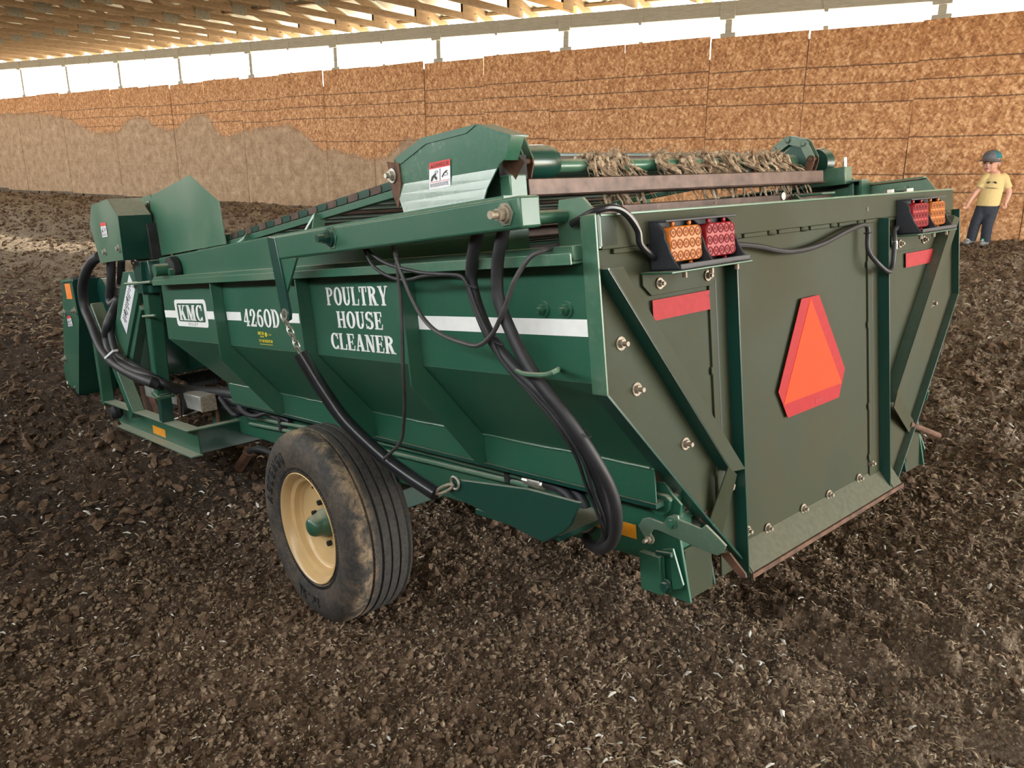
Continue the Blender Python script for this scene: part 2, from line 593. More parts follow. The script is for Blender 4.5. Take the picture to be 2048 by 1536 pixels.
def crumble(x, y, sc, seed):
    """domed crumbs: height falls off from jittered cell points"""
    X, Y = x*sc, y*sc
    ix, iy = np.floor(X), np.floor(Y)
    best = np.zeros_like(X)
    for dx in (-1, 0, 1):
        for dy in (-1, 0, 1):
            cx, cy = ix+dx, iy+dy
            px = cx+.15+.7*_hash(cx, cy, seed)
            py = cy+.15+.7*_hash(cx, cy, seed+7)
            r = .30+.45*_hash(cx, cy, seed+13)
            hgt = .35+.65*_hash(cx, cy, seed+19)
            d2 = ((X-px)**2+((Y-py)*1.15)**2)/(r*r)
            best = np.maximum(best, hgt*r*np.sqrt(np.clip(1-d2, 0, 1)))
    return best

RUTS = [(-0.72, 3.02, .30, .050, .045, .10), (-0.62, 3.18, .34, .050, .042, .06), (-0.50, 2.88, .32, .055, .050, .12),
        (-0.30, 3.05, .28, .05, .04, .0), (-0.45, 3.32, .30, .055, .04, .08), (-0.15, 3.30, .26, .05, .04, .05),
        (0.02, 2.75, .25, .05, .045, .1), (-1.0, 3.3, .25, .06, .05, .2)]
def ground_z(x, y, fine=True):
    x = np.asarray(x, float)
    y = np.asarray(y, float)
    t = np.clip((y-3.4)/6.8, 0, 1)
    z = .99*t*t*(3-2*t)
    z = z + .17*np.exp(-((x+5.6)/1.9)**2-((y-3.3)/1.3)**2)          # soil pushed up by the digging head
    z = z + .05*np.exp(-((x+1.1)/.9)**2-((y-2.9)/.6)**2)
    z = z + fbm(x, y, .45, 3, 3)*.06*np.clip((y-.5)/3+.35, .35, 1.4)
    wheel = np.exp(-((x+2.40)/.55)**2-((y-2.05)/.40)**2)
    if fine:
        b = fbm(x, y, 2.6, 4, 11)
        z = z + b*.045*(1-.6*wheel)
        z = z + np.maximum(fbm(x, y, 7.5, 3, 23), -.2)*.028*(1-.5*wheel)
        z = z + fbm(x, y, 22, 3, 31)*.010
        z = z + crumble(x, y, 13, 61)*.036 + crumble(x, y, 34, 71)*.030 + crumble(x, y, 80, 81)*.011
    for cx, cy, L, W, Hh, ang in RUTS:                                 # lug prints of a tractor tyre
        dx, dy = x-cx, y-cy
        a = dx*math.cos(ang)+dy*math.sin(ang)
        b = -dx*math.sin(ang)+dy*math.cos(ang)
        z = z + 1.5*Hh*np.exp(-(a/(L*.5))**4)*np.exp(-(b/(W*.8))**2) - Hh*.9*np.exp(-(a/(L*.55))**4)*np.exp(-((b+W*1.4)/(W*.8))**2)
    # the wheel presses its patch flat
    z = z*(1-wheel*.85)+wheel*.85*(-.004)
    return z

def spaced(lo, hi, c, n, k):
    """grid lines that crowd round c"""
    a, b = math.asinh((lo-c)*k), math.asinh((hi-c)*k)
    return c+np.sinh(np.linspace(a, b, n))/k

def grid_mesh(name, xs, ys, mat):
    X, Y = np.meshgrid(xs, ys)
    Z = ground_z(X, Y)
    co = np.stack([X, Y, Z], -1).reshape(-1, 3).astype(np.float32)
    nx, ny = len(xs), len(ys)
    i = np.arange((ny-1)*(nx-1))
    r, c = i//(nx-1), i % (nx-1)
    a = r*nx+c
    q = np.stack([a, a+1, a+nx+1, a+nx], 1).astype(np.int32)
    me = bpy.data.meshes.new(name)
    me.vertices.add(len(co))
    me.vertices.foreach_set('co', co.ravel())
    me.loops.add(q.size)
    me.loops.foreach_set('vertex_index', q.ravel())
    me.polygons.add(len(q))
    me.polygons.foreach_set('loop_start', np.arange(0, q.size, 4, dtype=np.int32))
    me.polygons.foreach_set('loop_total', np.full(len(q), 4, np.int32))
    me.polygons.foreach_set('use_smooth', np.ones(len(q), bool))
    me.update()
    me.validate()
    me.materials.append(mat)
    o = bpy.data.objects.new(name, me)
    COL.objects.link(o)
    return o
floor = grid_mesh('floor', spaced(-34, 8, -1.0, 1000, 1.1), spaced(-2.2, 10.55, 2.0, 660, .8), M['litter'])
tag(floor, 'dark churned poultry litter floor rising into a dry bank by the wall', 'floor', kind='structure')

def scatter(name, pts, sizes, mat, kind, label, cat):
    """thousands of crumbs in one mesh: jittered octahedra, or bent slivers"""
    n = len(pts)
    if kind == 'crumb':
        base = np.array([(1,0,0),(-1,0,0),(0,1,0),(0,-1,0),(0,0,1),(0,0,-1)], float)
        tri = np.array([(0,2,4),(2,1,4),(1,3,4),(3,0,4),(2,0,5),(1,2,5),(3,1,5),(0,3,5)], np.int32)
    elif kind == 'clod':
        base = np.array([(1,0,0),(-1,0,0),(0,1,0),(0,-1,0),(0,0,1),(0,0,-.7),(.62,.62,.3),(-.62,.62,.2),(-.62,-.62,.3),(.62,-.62,.25)], float)
        tri = np.array([(0,6,4),(6,2,4),(2,7,4),(7,1,4),(1,8,4),(8,3,4),(3,9,4),(9,0,4),(6,0,5),(2,6,5),(7,2,5),(1,7,5),(8,1,5),(3,8,5),(9,3,5),(0,9,5)], np.int32)
    else:
        base = np.array([(-1,-.10,0),(-1,.10,0),(0,.16,.22),(0,-.16,.22),(1,.06,.02),(1,-.06,.02),(-1,0,.10),(0,0,.34),(1,0,.10)], float)
        tri = np.array([(0,3,7),(0,7,6),(6,7,2),(6,2,1),(3,5,8),(3,8,7),(7,8,4),(7,4,2)], np.int32)
    m = len(base)
    v = np.repeat(base[None], n, 0)
    v = v*(1+RNG.normal(0, .10 if kind == 'sliver' else .20, v.shape))
    v = v*sizes[:, None, :]
    yaw = RNG.uniform(0, 2*np.pi, n)
    pit = RNG.normal(0, .25, n) if kind == 'sliver' else RNG.uniform(0, 1.2, n)
    c, s = np.cos(pit)[:, None], np.sin(pit)[:, None]
    x, y, z = v[..., 0].copy(), v[..., 1].copy(), v[..., 2].copy()
    x, z = c*x-s*z, s*x+c*z
    c, s = np.cos(yaw)[:, None], np.sin(yaw)[:, None]
    v = np.stack([c*x-s*y, s*x+c*y, z], -1)+pts[:, None, :]
    f = (tri[None]+(np.arange(n)*m)[:, None, None]).reshape(-1, 3).astype(np.int32)
    me = bpy.data.meshes.new(name)
    co = v.reshape(-1, 3).astype(np.float32)
    me.vertices.add(len(co))
    me.vertices.foreach_set('co', co.ravel())
    me.loops.add(f.size)
    me.loops.foreach_set('vertex_index', f.ravel())
    me.polygons.add(len(f))
    me.polygons.foreach_set('loop_start', np.arange(0, f.size, 3, dtype=np.int32))
    me.polygons.foreach_set('loop_total', np.full(len(f), 3, np.int32))
    me.polygons.foreach_set('use_smooth', np.zeros(len(f), bool))
    me.update()
    me.materials.append(mat)
    o = bpy.data.objects.new(name, me)
    COL.objects.link(o)
    return tag(o, label, cat, kind='stuff')

def spots(n, far):
    """crumb positions, denser towards the working area"""
    r = RNG.uniform(0, 1, n)
    d = 1.4*np.exp(r*math.log(far/1.4))
    a = np.radians(RNG.uniform(68, 174, n))
    x, y = d*np.cos(a), d*np.sin(a)
    k = (y < 10.3) & (x < 6)
    x, y = x[k], y[k]
    return x, y, d[k]
def crumbs(n, far, lo, hi, shape, lift):
    x, y, d = spots(n, far)
    s = lo*np.exp(RNG.uniform(0, 1, len(x))**2.2*math.log(hi/lo))*np.clip(d/3.2, .8, 1.8)
    sz = s[:, None]*np.array(shape)[None]*RNG.uniform(.75, 1.3, (len(x), 3))
    return np.stack([x, y, ground_z(x, y)+s*lift], 1), sz
def patch(n, x0, x1, y0, y1, lo, hi, shape, lift):
    x, y = RNG.uniform(x0, x1, n), RNG.uniform(y0, y1, n)
    q = lo*np.exp(RNG.uniform(0, 1, n)**1.6*math.log(hi/lo))
    return np.stack([x, y, ground_z(x, y)+q*lift], 1), q[:, None]*np.array(shape)[None]*RNG.uniform(.75, 1.3, (n, 3))
def join(*pairs): return np.concatenate([q[0] for q in pairs]), np.concatenate([q[1] for q in pairs])
p, s = join(crumbs(46000, 22, .0045, .024, (1.1, .95, .85), .35), patch(5000, -2.2, 2.2, 4.2, 10.3, .012, .035, (1.1, .95, .7), .3), patch(5000, -27, -6, 3.5, 10.3, .02, .06, (1.1, .95, .7), .3))
scatter('soil_clods', p, s, M['clod'], 'clod', 'small dark soil clods strewn all over the litter floor', 'soil clods')
p, s = patch(34000, -3.6, 1.3, .5, 4.4, .0045, .014, (1.1, .95, .8), .45)
scatter('litter_crumbs', p, s, M['crumb'], 'crumb', 'fine dry tan crumbs lying thick in the foreground litter', 'litter crumbs')
p, s = join(crumbs(44000, 22, .0045, .016, (1, 1.6, 1.2), .45), patch(14000, -2.2, 2.2, 4.0, 10.3, .010, .026, (1, 2.2, 1.2), .5), patch(16000, -27, -6, 3.5, 10.3, .018, .05, (1, 2.2, 1.2), .5), patch(7000, -1.2, 1.4, 1.4, 4.6, .006, .017, (1, 2.0, 1.4), .6))
scatter('straw_bits', p, s, M['straw'], 'sliver', 'pale straw and wood shavings mixed into the litter floor', 'straw')
p, s = join(crumbs(4500, 22, .005, .017, (1, 2.2, 1.6), .35), patch(700, -1.2, 1.4, 1.4, 5.5, .007, .022, (1, 2.2, 1.6), .5))
scatter('feather_scraps', p, s, M['fluff'], 'sliver', 'white feather scraps dotted about the litter floor', 'feathers')

# ------------------------------------------------------------------ setting: building
WY = 10.4
def wall_top(x): return 3.37+.0085*(-1.75-x)
def chord_z(x): return 3.84+.032*(-4.66-x)
def beam_bot(x): return 3.545+.032*(-1.77-x)

wall = MB(False)
wall.box((-34, WY+.02, -.3), (8, WY+.20, .80))
wall.prism([(-34, WY+.02, .8), (-8, WY+.02, .8), (-8, WY+.02, 1.1), (-34, WY+.02, 1.3)], (0, .1, 0))
wall_far = wall.build('wall_far', M['grime'])
tag(wall_far, 'far side wall of upright strand board sheets under a bright open gap', 'wall', kind='structure')
k = 0
x1 = 4.25+1.2405*3
while x1 > -33:
    x0 = x1-1.22
    zc = wall_top((x0+x1)/2)
    tilt = random.uniform(-.006, .006)
    b = MB(False)
    b.box((-.6165, -.0055, -1.22), (.6165, .0055, 1.22))
    o = b.build('osb_panel', M['osb'], wall_far, smooth=False)
    o.location = ((x0+x1)/2, WY+.006*(k % 2)+random.uniform(-.004, .004), zc-1.22+random.uniform(-.018, .018))
    o.rotation_euler = (random.uniform(-.004, .004), tilt, 0)
    if k in (8, 14):
        o.rotation_euler = (0, .011 if k == 8 else -.012, 0)
    x1 = x0-.0205
    k += 1
for i in range(34):
    b = MB(False)
    x = 4.25+1.2405*3+.0103-1.2405*i
    b.box((x-.05, WY+.013, -.2), (x+.05, WY+.05, wall_top(x)-.10-.16*(i % 3 == 1)))
    b.build('stud', M['grime'], wall_far)
# framing behind the boards: posts every second sheet run up through the gap to the header
xs_posts = [-1.77-2.44*i+.0 for i in range(-3, 13)]
for i, x in enumerate(xs_posts):
    b = MB(False)
    b.box((x-.045, WY+.02, -.2), (x+.045, WY+.14, beam_bot(x)+.02))
    b.build('post', M['header'], wall_far, bevel=.004)
    b = MB(False)
    zt = wall_top(x)
    b.box((x-.10, WY+.012, zt-.6), (x+.10, WY+.03, zt+.045))
    b.build('post_backing', M['header'], wall_far)
for x in [-3.0-2.44*i for i in range(-3, 12)]:
    b = MB(False)
    zt = wall_top(x)
    b.box((x-.03, WY+.012, zt-.4), (x+.03, WY+.03, zt+.03))
    b.build('backing_strip', M['header'], wall_far)
b = MB(False)
b.prism([(8, WY-.02, beam_bot(8)), (-34, WY-.02, beam_bot(-34)), (-34, WY-.02, chord_z(-34)-.02), (8, WY-.02, chord_z(8)-.02)], (0, .09, 0))
beam = b.build('trim_1', M['header'], bevel=.006)
tag(beam, 'long grey timber header running above the bright wall gap', 'beam', kind='structure')
for x in xs_posts:
    b = MB(False)
    b.box((x-.10, WY-.035, beam_bot(x)-.035), (x+.10, WY+.02, beam_bot(x)+.16))
    b.build('splice_block', M['header'], beam, bevel=.004)
for x in [-3.0-2.44*i for i in range(-3, 12)]:
    b = MB(False)
    b.prism([(x-.05, WY-.03, beam_bot(x)+.12), (x+.05, WY-.03, beam_bot(x)+.12), (x+.02, WY-.03, beam_bot(x)-.03), (x-.02, WY-.03, beam_bot(x)-.03)], (0, .02, 0))
    b.build('hanger', M['header'], beam)

# near side wall behind the photographer, open above
b = MB(False)
b.box((-34, -2.15, -.2), (8, -2.1, 3.12))
tag(b.build('wall_near', M['grime']), 'near side wall of strand board behind the viewpoint', 'wall', kind='structure')
b = MB(False)
b.box((-34.1, -2.15, -.2), (-34, WY+.2, 6.5))
tag(b.build('wall_left', M['osb']), 'distant closed end wall of the shed', 'wall', kind='structure')

b = MB(False)
b.box((8, -2.15, -.2), (8.1, 1.5, 6.5))
b.box((8, 10.1, -.2), (8.1, WY+.2, 6.5))
b.box((8, 1.5, 4.2), (8.1, 10.1, 6.5))
tag(b.build('wall_right', M['grime']), 'end wall of the shed with a tall open doorway', 'wall', kind='structure')

# roof: ribbed metal on trusses that span from wall to wall
RIDGE_Y, PITCH = 4.3, .33
def roof_z(x, y): return chord_z(x)+.27+(WY-RIDGE_Y-abs(y-RIDGE_Y))*PITCH
b = MB(False)
x = -34.0
cols = []
while x < 8.01:
    for dx, dz in ((0, 0), (.03, .022), (.07, .022), (.10, 0)):
        cols.append((x+dx, dz))
    x += .305
for side in (1, -1):
    ye = WY+.55 if side == 1 else -2.45
    vs, fs = [], []
    for cx, dz in cols:
        vs += [(cx, RIDGE_Y, roof_z(cx, RIDGE_Y)+dz), (cx, ye, roof_z(cx, ye)+dz)]
    for i in range(len(cols)-1):
        fs.append((2*i, 2*i+1, 2*i+3, 2*i+2))
    b._a(vs, fs)
ceiling = b.build('ceiling', M['roofing'], smooth=False)
tag(ceiling, 'ribbed metal roof on closely spaced wooden trusses', 'ceiling', kind='structure')

def shared(me, name, parent, loc):
    o = bpy.data.objects.new(name, me)
    COL.objects.link(o)
    o.parent = parent
    o.location = loc
    return o
proto = {}
def part_mesh(key, mb, mat):
    o = mb.build(key, mat)
    me = o.data
    bpy.data.objects.remove(o)
    proto[key] = me
L0, L1 = -2.2, WY+.10
part_mesh('bottom_chord', MB(False).box((-.019, L0, 0), (.019, L1, .09)), M['lumber'])
part_mesh('new_bottom_chord', MB(False).box((-.019, L0, 0), (.019, L1, .09)), M['lumber_new'])
tc = MB(False)
for s in (1, -1):
    ye = WY+.5 if s == 1 else -2.4
    p0 = (0, RIDGE_Y, .20+(WY-RIDGE_Y)*PITCH)
    p1 = (0, ye, .20+(WY-RIDGE_Y-abs(ye-RIDGE_Y))*PITCH)
    tc.bar(p0, p1, .038, .12)
part_mesh('top_chord', tc, M['lumber'])
def top_at(y): return .15+(WY-RIDGE_Y-abs(y-RIDGE_Y))*PITCH
for nm, y0, y1 in (('web_a', 8.2, 9.3), ('web_b', 8.2, 6.6), ('web_c', 6.6, 6.2), ('web_d', 2.0, .6), ('web_e', 2.2, 2.5)):
    part_mesh(nm, MB(False).bar((0, y0, .09), (0, y1, top_at(y1)), .038, .09), M['lumber'])
pl = MB(False)
for s in (-.0215, .0195):
    pl.box((s, -.13, -.005), (s+.002, .13, .125))
    for q in range(7):
        pl.box((s-.0015, -.115+q*.036, .0), (s+.0035, -.103+q*.036, .12))
part_mesh('truss_plate', pl, M['plate'])
hp = MB(False)
for s in (-.0215, .0195):
    hp.box((s, -.16, .01), (s+.002, .10, .23))
part_mesh('heel_plate', hp, M['lumber'])
for k in range(-13, 31):
    x = -4.66-.93*k+random.uniform(-.03, .03)
    z = chord_z(x)
    shared(proto['new_bottom_chord' if k in (2, 0, -1) else 'bottom_chord'], 'bottom_chord', ceiling, (x, 0, z))
    shared(proto['top_chord'], 'top_chord', ceiling, (x, 0, z))
    for nm in ('web_a', 'web_b', 'web_c', 'web_d'):
        shared(proto[nm], 'web', ceiling, (x, 0, z))
    shared(proto['heel_plate'], 'heel_plate', ceiling, (x, WY-.10, z))
    shared(proto['truss_plate'], 'truss_plate', ceiling, (x, 8.2, z-.01))
    shared(proto['truss_plate'], 'truss_plate', ceiling, (x, 6.6, z-.01))
for i, y in enumerate((10.75, 9.9, 8.9, 7.9, 6.9, 5.9, 4.9)):
    b = MB(False)
    b.bar((-34, y, roof_z(-34, y)-.022), (8, y, roof_z(8, y)-.022), .09, .038)
    b.build('purlin', M['lumber'], ceiling)

# ------------------------------------------------------------------ the machine
# coordinates: (forward from the tailgate, across from the near side panel, up)
MACH = bpy.data.objects.new('poultry_house_cleaner', None)
COL.objects.link(MACH)
MACH.matrix_world = Matrix(((0.967994, 0.217105, -0.125909, -0.735705),
                            (-0.216361, 0.976114, 0.019723, 1.508344),
                            (0.127184, 0.008150, 0.991846, 0.295020),
                            (0, 0, 0, 1)))
tag(MACH, 'dark green towed poultry house cleaner with hopper, conveyor and tan wheels on the litter', 'farm machine')
MID = 1.013
def mir(p): return (p[0], 2*MID-p[1], p[2])

def part(name, mb, mat, parent=None, bevel=0.0, **k):
    return mb.build(name, M[mat] if isinstance(mat, str) else mat, parent or MACH, bevel, **k)

# --- hopper sides, near and far
for side in (0, 1):
    F = (lambda p: p) if side == 0 else mir
    s = 1 if side == 0 else -1
    part('side_panel', MB().prism([F(p) for p in ((.015, 0, 1.065), (3.015, 0, 1.065), (2.985, 0, 1.37), (.015, 0, 1.37))], (0, .006*s, 0)), 'green', bevel=.001)
    part('slope_panel', MB().prism([F(p) for p in ((.015, 0, 1.065), (3.015, 0, 1.065), (2.83, .20, .807), (.015, .20, .807))], (0, .006*s, .004)), 'green')
    part('lower_band', MB().prism([F(p) for p in ((.02, .198, .807), (2.83, .198, .807), (2.80, .198, .715), (.02, .198, .715))], (0, .006*s, 0)), 'green', bevel=.001)
    part('weld_bead', MB().tube([F((.03+.04*i, .196, .809+random.uniform(-.0015, .0015))) for i in range(70)], .0035, 6), 'green_pale')
    fl = MB()
    fl.box(*[F(p) for p in ((.022, -.055, 1.342), (2.93, 0, 1.348))])
    fl.box(*[F(p) for p in ((.004, -.059, 1.342), (2.93, -.053, 1.368))])
    if side == 0:
        part('rim_flange', fl, 'green_pale', bevel=.0015)
    part('rim_ledge', MB().box(*[F(p) for p in ((.022, -.030 if side == 0 else -.004, 1.349), (2.95, .03, 1.383))]), 'green_pale', bevel=.002)
    for u in (2.184, 1.371, .705):
        part('rib', MB().prism([F(p) for p in ((u, 0, 1.345), (u, -.05, 1.345), (u, -.05, 1.008), (u, .165, .717), (u, .198, .717), (u, .198, .807), (u, 0, 1.065))], (.008, 0, 0)), 'green', bevel=.0015)
    # conveyor frame plate standing on the rim
    part('frame_plate', MB().prism([F(p) for p in ((.31, .03, 1.375), (3.07, .03, 1.365), (3.05, .03, 1.469), (1.70, .03, 1.498), (.79, .03, 1.509), (.31, .03, 1.512))], (0, .006*s, 0)), 'green', bevel=.001)
    lip = MB()
    for a, c in (((3.05, .03, 1.469), (1.70, .03, 1.498)), ((1.70, .03, 1.498), (.79, .03, 1.509)), ((.79, .03, 1.509), (.31, .03, 1.512))):
        lip.prism([F(a), F(c), F(add(c, (0, .06, 0))), F(add(a, (0, .06, 0)))], (0, 0, .006))
    part('frame_lip', lip, 'green_pale')
    part('frame_end', MB().box(*[F(p) for p in ((.305, .026, 1.372), (.315, .10, 1.512))]), 'green')
    if side == 0:
        # pivot arm along the rim
        arm = MB().prism([F(p) for p in ((1.313, -.15, 1.487), (.052, -.15, 1.499), (.052, -.15, 1.430), (1.300, -.15, 1.411))], (0, .062*s, 0))
        part('pivot_arm', arm, 'green', bevel=.006)
        strap = MB().prism([F(p) for p in ((1.322, -.153, 1.490), (1.262, -.153, 1.482), (1.232, -.153, 1.235), (1.240, -.153, 1.213), (1.268, -.153, 1.205), (1.292, -.153, 1.225))], (0, .012*s, 0))
        part('hanger_strap', strap, 'green_deep', bevel=.002)
        part('strap_gusset', MB().prism([F(p) for p in ((1.262, -.145, 1.412), (1.14, -.145, 1.412), (1.248, -.145, 1.30))], (0, .008*s, 0)), 'green', bevel=.001)
        part('strap_eye', MB().lathe([(-.001, .012), (-.001, .019), (.015, .019), (.015, .012)], F((1.262, -.155, 1.232)), (0, s, 0), 20, closed=True), 'zinc')
        part('pivot_tube', MB().cyl(F((.088, -.09, 1.452)), F((.088, .022, 1.450)), .0155, n=20), 'green')
        for (u, w, r) in ((.889, 1.461, .019), (.098, 1.464, .015)):
            m = MB()
            m.cyl(F((u, -.15, w)), F((u, -.154, w)), r*1.55, n=20)
            m.cyl(F((u, -.154, w)), F((u, -.160, w)), r*1.3, n=20)
            m.cyl(F((u, -.160, w)), F((u, -.176, w)), r*.95, n=6)
            m.cyl(F((u, -.176, w)), F((u, -.196, w)), r*.6, n=14)
            part('arm_bolt', m, 'green_deep' if r > .016 else 'bolt')
            part('bolt_plate', MB().prism([F((u+r*1.9*math.cos(q*math.pi/3), -.1505, w+r*1.9*math.sin(q*math.pi/3))) for q in range(6)], (0, -.003*s, 0)), 'green_pale')
        brk = MB().prism([F(p) for p in ((.114, .018, 1.449), (.104, .018, 1.488), (.029, .018, 1.487), (-.012, .018, 1.447), (-.012, .018, 1.37), (.112, .018, 1.372))], (0, .010*s, 0))
        part('pivot_bracket', brk, 'green_pale', bevel=.002)
        part('bracket_web', MB().box(*[F(p) for p in ((-.012, .02, 1.375), (-.002, .08, 1.445))]), 'green')
    # side flange of the tailgate frame, folded forward round the outline
    out = [(0, -.004, 1.445 if side == 0 else 1.365), (0, -.004, 1.040), (0, .372, .610), (0, .545, .42)]
    for a, c in zip(out[:-1], out[1:]):
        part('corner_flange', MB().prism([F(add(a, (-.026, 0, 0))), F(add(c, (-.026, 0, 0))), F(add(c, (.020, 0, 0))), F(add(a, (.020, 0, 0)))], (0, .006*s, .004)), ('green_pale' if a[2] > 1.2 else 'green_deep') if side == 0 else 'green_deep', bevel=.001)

part('far_guide', MB().prism([(0.421, 2.020, 1.493), (0.118, 2.020, 1.496), (0.095, 2.020, 1.499), (0.054, 2.020, 1.443), (0.422, 2.020, 1.448)], (0, .006, 0)), 'green_pale', bevel=.001)
part('far_guide_lip', MB().bar(*[(0.418, 2.015, 1.497), (0.097, 2.015, 1.501)], .03, .006), 'green_pale')
part('far_guide_tab', MB().box((.16, 1.99, 1.455), (.20, 2.02, 1.475)), 'green_pale', bevel=.004)
part('hopper_floor', MB().box((.02, .198, .70), (2.82, 2*MID-.198, .712)), 'green_deep')
part('front_bulkhead', MB().box((2.80, .2, .72), (2.81, 1.83, .95)), 'green_deep')

# --- tailgate
tg = [(0, 0, 1.44), (0, 2*MID, 1.44), (0, 2*MID, 1.035), (0, 2*MID-.372, .612), (0, 2*MID-.56, .425), (0, .56, .425), (0, .372, .612), (0, 0, 1.04)]
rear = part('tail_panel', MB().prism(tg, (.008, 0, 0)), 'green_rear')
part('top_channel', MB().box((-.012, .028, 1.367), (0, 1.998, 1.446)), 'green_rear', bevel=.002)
part('channel_lip', MB().box((-.014, .028, 1.440), (.035, 1.998, 1.447)), 'green_pale', bevel=.002)
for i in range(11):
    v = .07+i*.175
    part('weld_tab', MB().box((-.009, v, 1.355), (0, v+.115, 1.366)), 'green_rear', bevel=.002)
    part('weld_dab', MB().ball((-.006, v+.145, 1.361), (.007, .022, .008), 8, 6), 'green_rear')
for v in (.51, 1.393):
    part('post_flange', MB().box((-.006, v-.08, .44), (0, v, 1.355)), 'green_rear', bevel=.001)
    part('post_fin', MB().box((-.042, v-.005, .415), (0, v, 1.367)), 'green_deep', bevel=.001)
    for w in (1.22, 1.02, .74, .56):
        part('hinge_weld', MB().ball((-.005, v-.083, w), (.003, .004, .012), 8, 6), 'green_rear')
    part('seam', MB().box((-.0065, v-.054, .60), (-.0055, v-.049, 1.33)), 'black_ink')
# near brace: fin and flange of an angle iron
def brace(f0, f1, g0, g1):
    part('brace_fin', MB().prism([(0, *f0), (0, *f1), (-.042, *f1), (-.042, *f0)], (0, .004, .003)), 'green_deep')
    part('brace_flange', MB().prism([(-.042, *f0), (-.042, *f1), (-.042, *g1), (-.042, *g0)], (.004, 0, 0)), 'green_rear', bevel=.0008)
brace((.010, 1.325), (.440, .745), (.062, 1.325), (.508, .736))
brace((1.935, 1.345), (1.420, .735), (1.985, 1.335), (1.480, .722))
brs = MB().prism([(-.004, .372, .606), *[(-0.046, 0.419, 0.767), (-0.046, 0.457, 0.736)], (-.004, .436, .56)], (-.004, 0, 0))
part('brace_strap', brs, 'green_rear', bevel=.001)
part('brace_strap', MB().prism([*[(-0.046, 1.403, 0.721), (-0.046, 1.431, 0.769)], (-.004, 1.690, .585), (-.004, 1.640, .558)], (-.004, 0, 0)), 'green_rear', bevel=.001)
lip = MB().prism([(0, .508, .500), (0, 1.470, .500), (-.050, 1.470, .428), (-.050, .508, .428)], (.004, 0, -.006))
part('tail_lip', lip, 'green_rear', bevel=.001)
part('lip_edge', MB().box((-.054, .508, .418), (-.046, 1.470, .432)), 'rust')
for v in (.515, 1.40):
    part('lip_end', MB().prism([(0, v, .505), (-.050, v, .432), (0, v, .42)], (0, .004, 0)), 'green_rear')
part('corner_scuff', MB().prism([(-.0012, .345, .634), (-.0012, .372, .606), (-.0012, .398, .628), (-.0012, .38, .648)], (-.001, 0, 0)), 'rust')
for v, w in ((.670, .505), (.873, .505), (1.033, .505), (1.238, .505), (1.327, .535), (.565, .53)):
    part('carriage_bolt', MB().bolt((-.002, v, w), (-1, 0, 0), .0098, .007, .008), 'bolt')
for v, w in ((.082, 1.147), (.128, 1.029), (.304, .851), (2*MID-.20, 1.03)):
    part('carriage_bolt', MB().bolt((0, v, w), (-1, 0, 0), .0108, .008, .013), 'bolt')
part('brace_bolt', MB().bolt((-.010, .478, .69), (-1, 0, 0), .012, .008, 0), 'bolt')
part('plug_hole', MB().cyl((-.0125, 1.30, 1.40), (-.0135, 1.30, 1.40), .008, n=12), 'green_deep')

# slow vehicle triangle and red tapes
smv = part('warning_triangle', MB().prism([(-.010, *p) for p in ((.881, 1.158), (.984, 1.158), (1.139, .902), (1.096, .815), (.787, .815), (.740, .902))], (.002, 0, 0)), 'smv_red')
smv['label'] = 'fluorescent orange slow vehicle triangle with dark red border'
part('orange_centre', MB().prism([(-.0112, *p) for p in ((.932, 1.154), (.765, .860), (1.114, .860))], (.001, 0, 0)), 'smv_orange', smv)
part('maker_mark', MB().box((-.0108, .945, .826), (-.0102, .995, .842)), 'reflector', smv)
for v0 in (.198, 2*MID-.429):
    part('reflector_tape', MB().box((-.0075, v0, 1.184), (-.0062, v0+.231, 1.234)), 'reflector')

